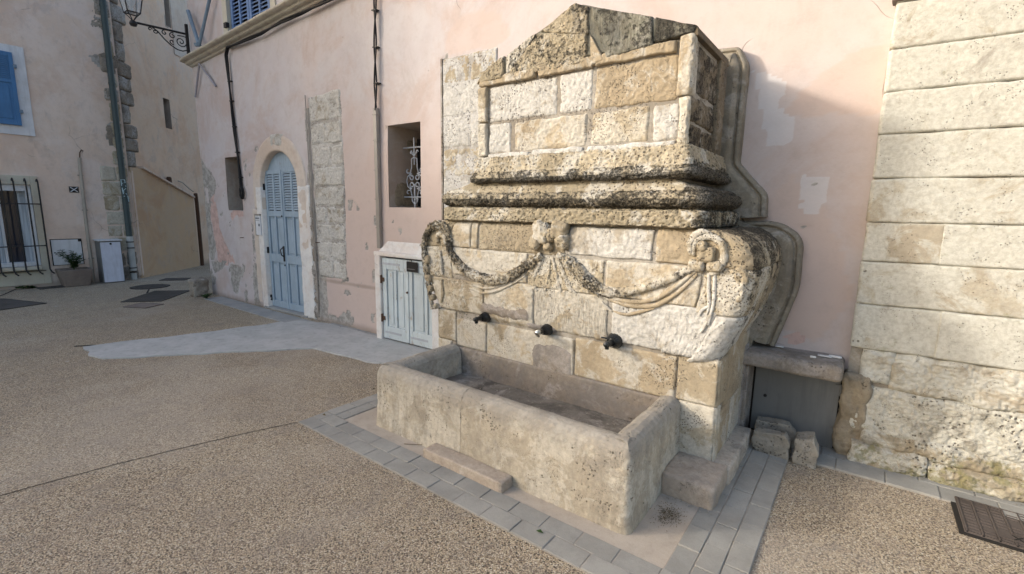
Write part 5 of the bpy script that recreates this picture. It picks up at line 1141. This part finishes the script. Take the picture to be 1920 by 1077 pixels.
# --- taps: parts of the fountain
def tap(px_,py_,mat,tip,rr=.036,button=False,lever=False):
    x_,z_=YW(px_,py_,YF-.03); y_=YF-.005 if z_<.74 else YF-.03
    q=MB(); q.lathe([(rr*1.1,0),(rr*1.1,.006),(rr,.012),(rr*.97,.025),(rr*.85,.042),(rr*.55,.056),(.012,.06)],(x_,YF-.035+.03,z_),(0,-1,0),26)
    T_=q.build('tap',M[mat],FN,smooth=True)
    for k in range(16):
        a=2*math.pi*k/16; q=MB(); q.tube([(x_+rr*.98*math.cos(a),YF-.018,z_+rr*.98*math.sin(a)),(x_+rr*.55*math.cos(a),YF-.078,z_+rr*.55*math.sin(a))],.004,5); q.build('rib',M[mat],T_)
    q=MB(); q.tube([(x_,YF-.04,z_),(x_,YF-.09,z_+.002),(x_,YF-.13,z_)],.018,12); q.build('spout',M[mat],T_,smooth=True)
    q=MB(); q.lathe([(0,-.032),(.014,-.032),(.015,-.02),(.018,-.005),(.019,.01),(.014,.02),(0,.022)],(x_,YF-.135,z_),(0,0,1),14); q.build('nozzle',M[tip],T_,smooth=True)
    q=MB(); q.lathe([(0,0),(.017,0),(.017,.012),(.010,.018),(0,.019)],(x_,YF-.147,z_+.002),(0,-1,0),14); q.build('push_button',M[tip],T_,smooth=True)
    if lever: q=MB(); q.tube([(x_-.02,YF-.035,z_+.012),(x_-.085,YF-.05,z_+.016)],.006,6); q.build('lever',M[mat],T_)
tap(909,595,'tapblack','tapblack',.044); tap(1024,619,'tapblack','chrome',.043); tap(1151,640,'tapblack','tapblack',.052,lever=True)
# --- moulded band on the wall behind the fountain (right side)
bp=roundpath([(-1.6,2.86),(-.86,2.82),(-.80,2.70),(-.805,2.02),(-.60,1.79),(-.59,1.63)],.03,6)
bp2=roundpath([(-.72,1.60),(-.50,1.60),(-.35,1.50),(-.335,1.14),(-.45,.70)],.10,8)
bprof=[(.0,0.0),(.0,.13),(-.012,.145),(-.028,.150),(-.032,.135),(-.045,.135),(-.05,.165),(-.075,.185),(-.12,.19),(-.16,.19),(-.165,0)]
mf=lambda a,b,h:np.stack([a,3.95-.005-h,b],-1)
for p_ in (bp,bp2): sweep('moulded_band',p_,bprof,M['band'],FN,res=.012,pres=.008,mapf=mf,amp=.005,freq=12,seed=5,side=-1)
# filling between band and body (flank masonry)
q=MB(); q.prism([(-.95,.45),(-.60,.66),(-.47,1.15),(-.48,1.45),(-.62,1.55),(-.75,1.60),(-.74,1.75),(-.93,2.0),(-.93,2.72),(-1.5,2.8),(-1.5,.45)],3.74,3.94,lambda a,b,h:(a,h,b)); q.build('backing',M['band'],FN)
fbox('buttress',(-.80,3.62,.0),(-.60,3.93,.72),'cement',.02)
# ============================================================ TROUGH
TR=empty('stone_trough',(-1.83,2.4,0),'long hollowed stone water trough standing in front of the wall fountain','trough')
tp=roundpath([(-2.87,2.90),(-2.87,2.12),(-.815,2.12),(-.815,2.93)],.05,8)
tprof=[(.012,-.01),(.008,.05),(.0,.2),(-.004,.40),(-.008,.43),(-.022,.462),(-.048,.482),(-.08,.49),(-.115,.485),(-.145,.468),(-.165,.44),(-.175,.38),(-.185,.2)]
# cut the path at the joint x=-1.98
def cutpath(p,lo,hi):
    d=np.r_[0,np.cumsum(np.linalg.norm(np.diff(p,axis=0),axis=1))]; s=np.linspace(lo,hi,200); return np.stack([np.interp(s,d,p[:,0]),np.interp(s,d,p[:,1])],-1),d[-1]
_,Lt=cutpath(tp,0,1); jn=.78+(2.87-1.98)-.02
for lo_,hi_,sd in ((0,jn-.0015,51),(jn+.0015,Lt,52)):
    sweep('trough_stone',cutpath(tp,lo_,hi_)[0],tprof,M['trough'],TR,res=.0085,pres=.008,amp=.006,freq=7,seed=51,rough=.0035,lo=.005)
q=MB(); q.box((-2.80,2.15,.0),(-.85,2.92,.235)); q.build('basin_floor',M['cement'],TR)
fl_=patch('silt',S_gnd,(-2.72,-.93,2.24,2.93),M['silt'],TR,res=.02,amp=.012,edge=.02,drop=.0,base=.243,wob=0)
q=MB(); q.box((-1.984,2.135,.0),(-1.976,2.25,.45)); q.build('joint_mortar',M['mortar'],TR)
rock('stone_bar',(-2.21,2.0,.0),(-1.545,2.115,.075),M['step'],rad=.012,amp=.010,cuts=20,seed=14)
setp(bpy.data.objects['stone_bar'],'low narrow stone bar lying against the foot of the trough','stone bar')
rock('step_stone',(-.82,2.60,-.01),(-.52,2.93,.14),M['step'],rad=.022,amp=.020,cuts=26,seed=18)
setp(bpy.data.objects['step_stone'],'pale rounded stone step between the trough end and the pier corner','step')
rock('plinth_kerb',(-.70,2.915,-.01),(-.505,3.62,.125),M['step'],rad=.022,amp=.014,cuts=18,seed=19)
setp(bpy.data.objects['plinth_kerb'],'low stone kerb running back along the right flank of the fountain pier','kerb')
# ============================================================ LEDGE, HATCH, LOOSE STONES
LG=empty('stone_ledge',(-.3,3.75,.6),'thick rounded stone shelf between fountain and limewashed wall above a metal hatch','ledge')
rock('slab',(-.69,3.60,.575),(-.025,3.95,.685),M['cement'],LG,rad=.035,amp=.010,cuts=22,seed=33)
rock('post',(-.70,3.66,.0),(-.575,3.93,.56),M['cement'],LG,rad=.012,amp=.006,cuts=14,seed=34)
HT=empty('metal_hatch',(-.28,3.9,0),'grey galvanised metal hatch door under the stone ledge','hatch')
q=MB(); q.box((-.575,3.885,.0),(-.005,3.90,.57)); q.build('frame',M['gap'],HT); q=MB(); q.box((-.56,3.868,.012),(-.03,3.884,.56)); q.build('door',M['hatch'],HT,bev=.003)
for z in (.1,.42): q=MB(); q.box((-.06,3.858,z),(-.015,3.87,z+.07)); q.tube([(-.025,3.858,z-.005),(-.025,3.858,z+.075)],.008,8); q.build('hinge',M['hatch'],HT)
q=MB(); q.lathe([(0,0),(.012,0),(.012,.006),(0,.006)],(-.48,3.868,.3),(0,-1,0),10); q.build('keyhole',M['black'],HT)
rr_=[((-.485,3.50,0),(-.255,3.575,.17),'flat grey stone slab propped upright in front of the metal hatch, left of the pair',.028,-.06),((-.235,3.50,0),(-.105,3.63,.19),'upright grey stone block at the right end of the loose stones by the hatch',.03,.05),((-.50,3.70,0),(-.25,3.78,.17),'grey stone slab standing behind the other loose stones against the hatch',.02,.02)]
for k,(lo_,hi_,lab,am,rot) in enumerate(rr_):
    c0_=((lo_[0]+hi_[0])/2,(lo_[1]+hi_[1])/2); cs,sn=math.cos(rot),math.sin(rot)
    def brk(W,lo_=np.array(lo_),hi_=np.array(hi_),k=k):
        W=W.copy(); u=(W[:,0]-lo_[0])/(hi_[0]-lo_[0]); w_=(W[:,2]-lo_[2])/(hi_[2]-lo_[2])
        cut=np.clip(u+w_-1.72+.12*(k==1),0,1)+np.clip((1-u)+(1-w_)-1.7,0,1)*(k==0)
        W[:,0]-=np.where(u>.5,1,-1)*cut*.6*(hi_[0]-lo_[0]);  W[:,2]+=.02*(u-.5)*w_
        return W
    o=rock('loose_stone',lo_,hi_,M['loose'],rad=.008,amp=.022,cuts=20,seed=60+k,freq=14,shape=brk,fr=lambda x,y,z:(c0_[0]+(x-c0_[0])*cs-(y-c0_[1])*sn,c0_[1]+(x-c0_[0])*sn+(y-c0_[1])*cs,z))
    setp(o,lab,'stone')
# plaster crumbs on the ledge, litter, leaves
for i,(x_,y_,s_) in enumerate(((-.14,3.8,.03),(-.08,3.83,.026),(-.2,3.72,.012),(-.42,3.86,.02))):
    o=rock('plaster_flake',(x_-s_*1.4,y_-s_*.6,.688),(x_+s_*1.4,y_+s_*.6,.700),M['white'],rad=.004,amp=.006,cuts=3,seed=i); setp(o,['largest pale plaster flake lying on the right part of the stone ledge','pale plaster flake on the ledge close to the limewashed wall','tiny plaster crumb near the front edge of the stone ledge','small plaster flake at the back left of the stone ledge'][i],'plaster flake')
deb=MB(); R_=random.Random(12)
def crumb(c,s): 
    V=[(c[0]+s*R_.uniform(-1,1),c[1]+s*R_.uniform(-1,1),c[2]+s*R_.uniform(0,.8)) for _ in range(5)]; deb.add(V,[(0,1,2),(0,2,3),(0,3,1),(1,2,4),(2,3,4)])
for _ in range(120): x_=R_.uniform(-2.65,-1.0); y_=R_.uniform(2.5,2.86)-.0; crumb((x_,y_,.255),R_.uniform(.004,.014))
for _ in range(160):
    x_=R_.uniform(-8,-3.4); crumb((x_,3.93+FS*x_-.03-abs(R_.gauss(0,.05)),.01),R_.uniform(.004,.016))
for _ in range(60): crumb((R_.uniform(-.8,-.5),R_.uniform(2.55,2.63),.012),R_.uniform(.003,.008))
for _ in range(80): crumb((R_.uniform(-.1,1.6),3.76+R_.gauss(0,.02),.012),R_.uniform(.003,.01))
for _ in range(160): crumb((R_.uniform(-7,1.5),R_.uniform(.3,3.4),.004),R_.uniform(.002,.006))
for _ in range(50): crumb((R_.uniform(-5,1.5),R_.uniform(.5,3.4),.004),R_.uniform(.006,.013))
setp(deb.build('plaster_crumbs',M['mortar']),'scattered plaster crumbs and grit lying along the wall feet','debris',kind='stuff')
sd=MB(); 
for _ in range(500):
    a=R_.gauss(-.70,.035); b=R_.gauss(2.42,.05); L=.008; th=R_.uniform(0,6.3); sd.add([(a,b,.009),(a+L*math.cos(th),b+L*math.sin(th),.012),(a+L*math.cos(th+.8)*.7,b+L*math.sin(th+.8)*.7,.01)],[(0,1,2)])
setp(sd.build('moss_tuft',M['dryleaf']),'small yellowish tuft of moss and litter beside the right end of the trough','moss',kind='stuff')
for k,(px_,py_,lab) in enumerate(((1011,1003,'curled dark leaf lying on the pavers in front of the trough'),(607,782,'dark leaf on the corner pavers left of the trough'),(700,733,'dry leaf near the left end of the trough pavers'))):
    x_,y_=GW(px_,py_); q=MB(); q.add([(x_-.02,y_,.016),(x_,y_-.01,.022),(x_+.024,y_+.004,.017),(x_,y_+.011,.026)],[(0,1,3),(1,2,3)]); setp(q.build('fallen_leaf',M['leaf' if k==0 else 'dryleaf']),lab,'leaf')
x_,y_=GW(775,837); q=MB(); q.tube([(x_-.06,y_-.03,.011),(x_,y_,.014),(x_+.05,y_+.04,.011)],.002,5); setp(q.build('twig',M['dryleaf']),'thin dry twig on the concrete apron below the trough','twig')
print('verts',NV[0],'objs',len(bpy.data.objects))
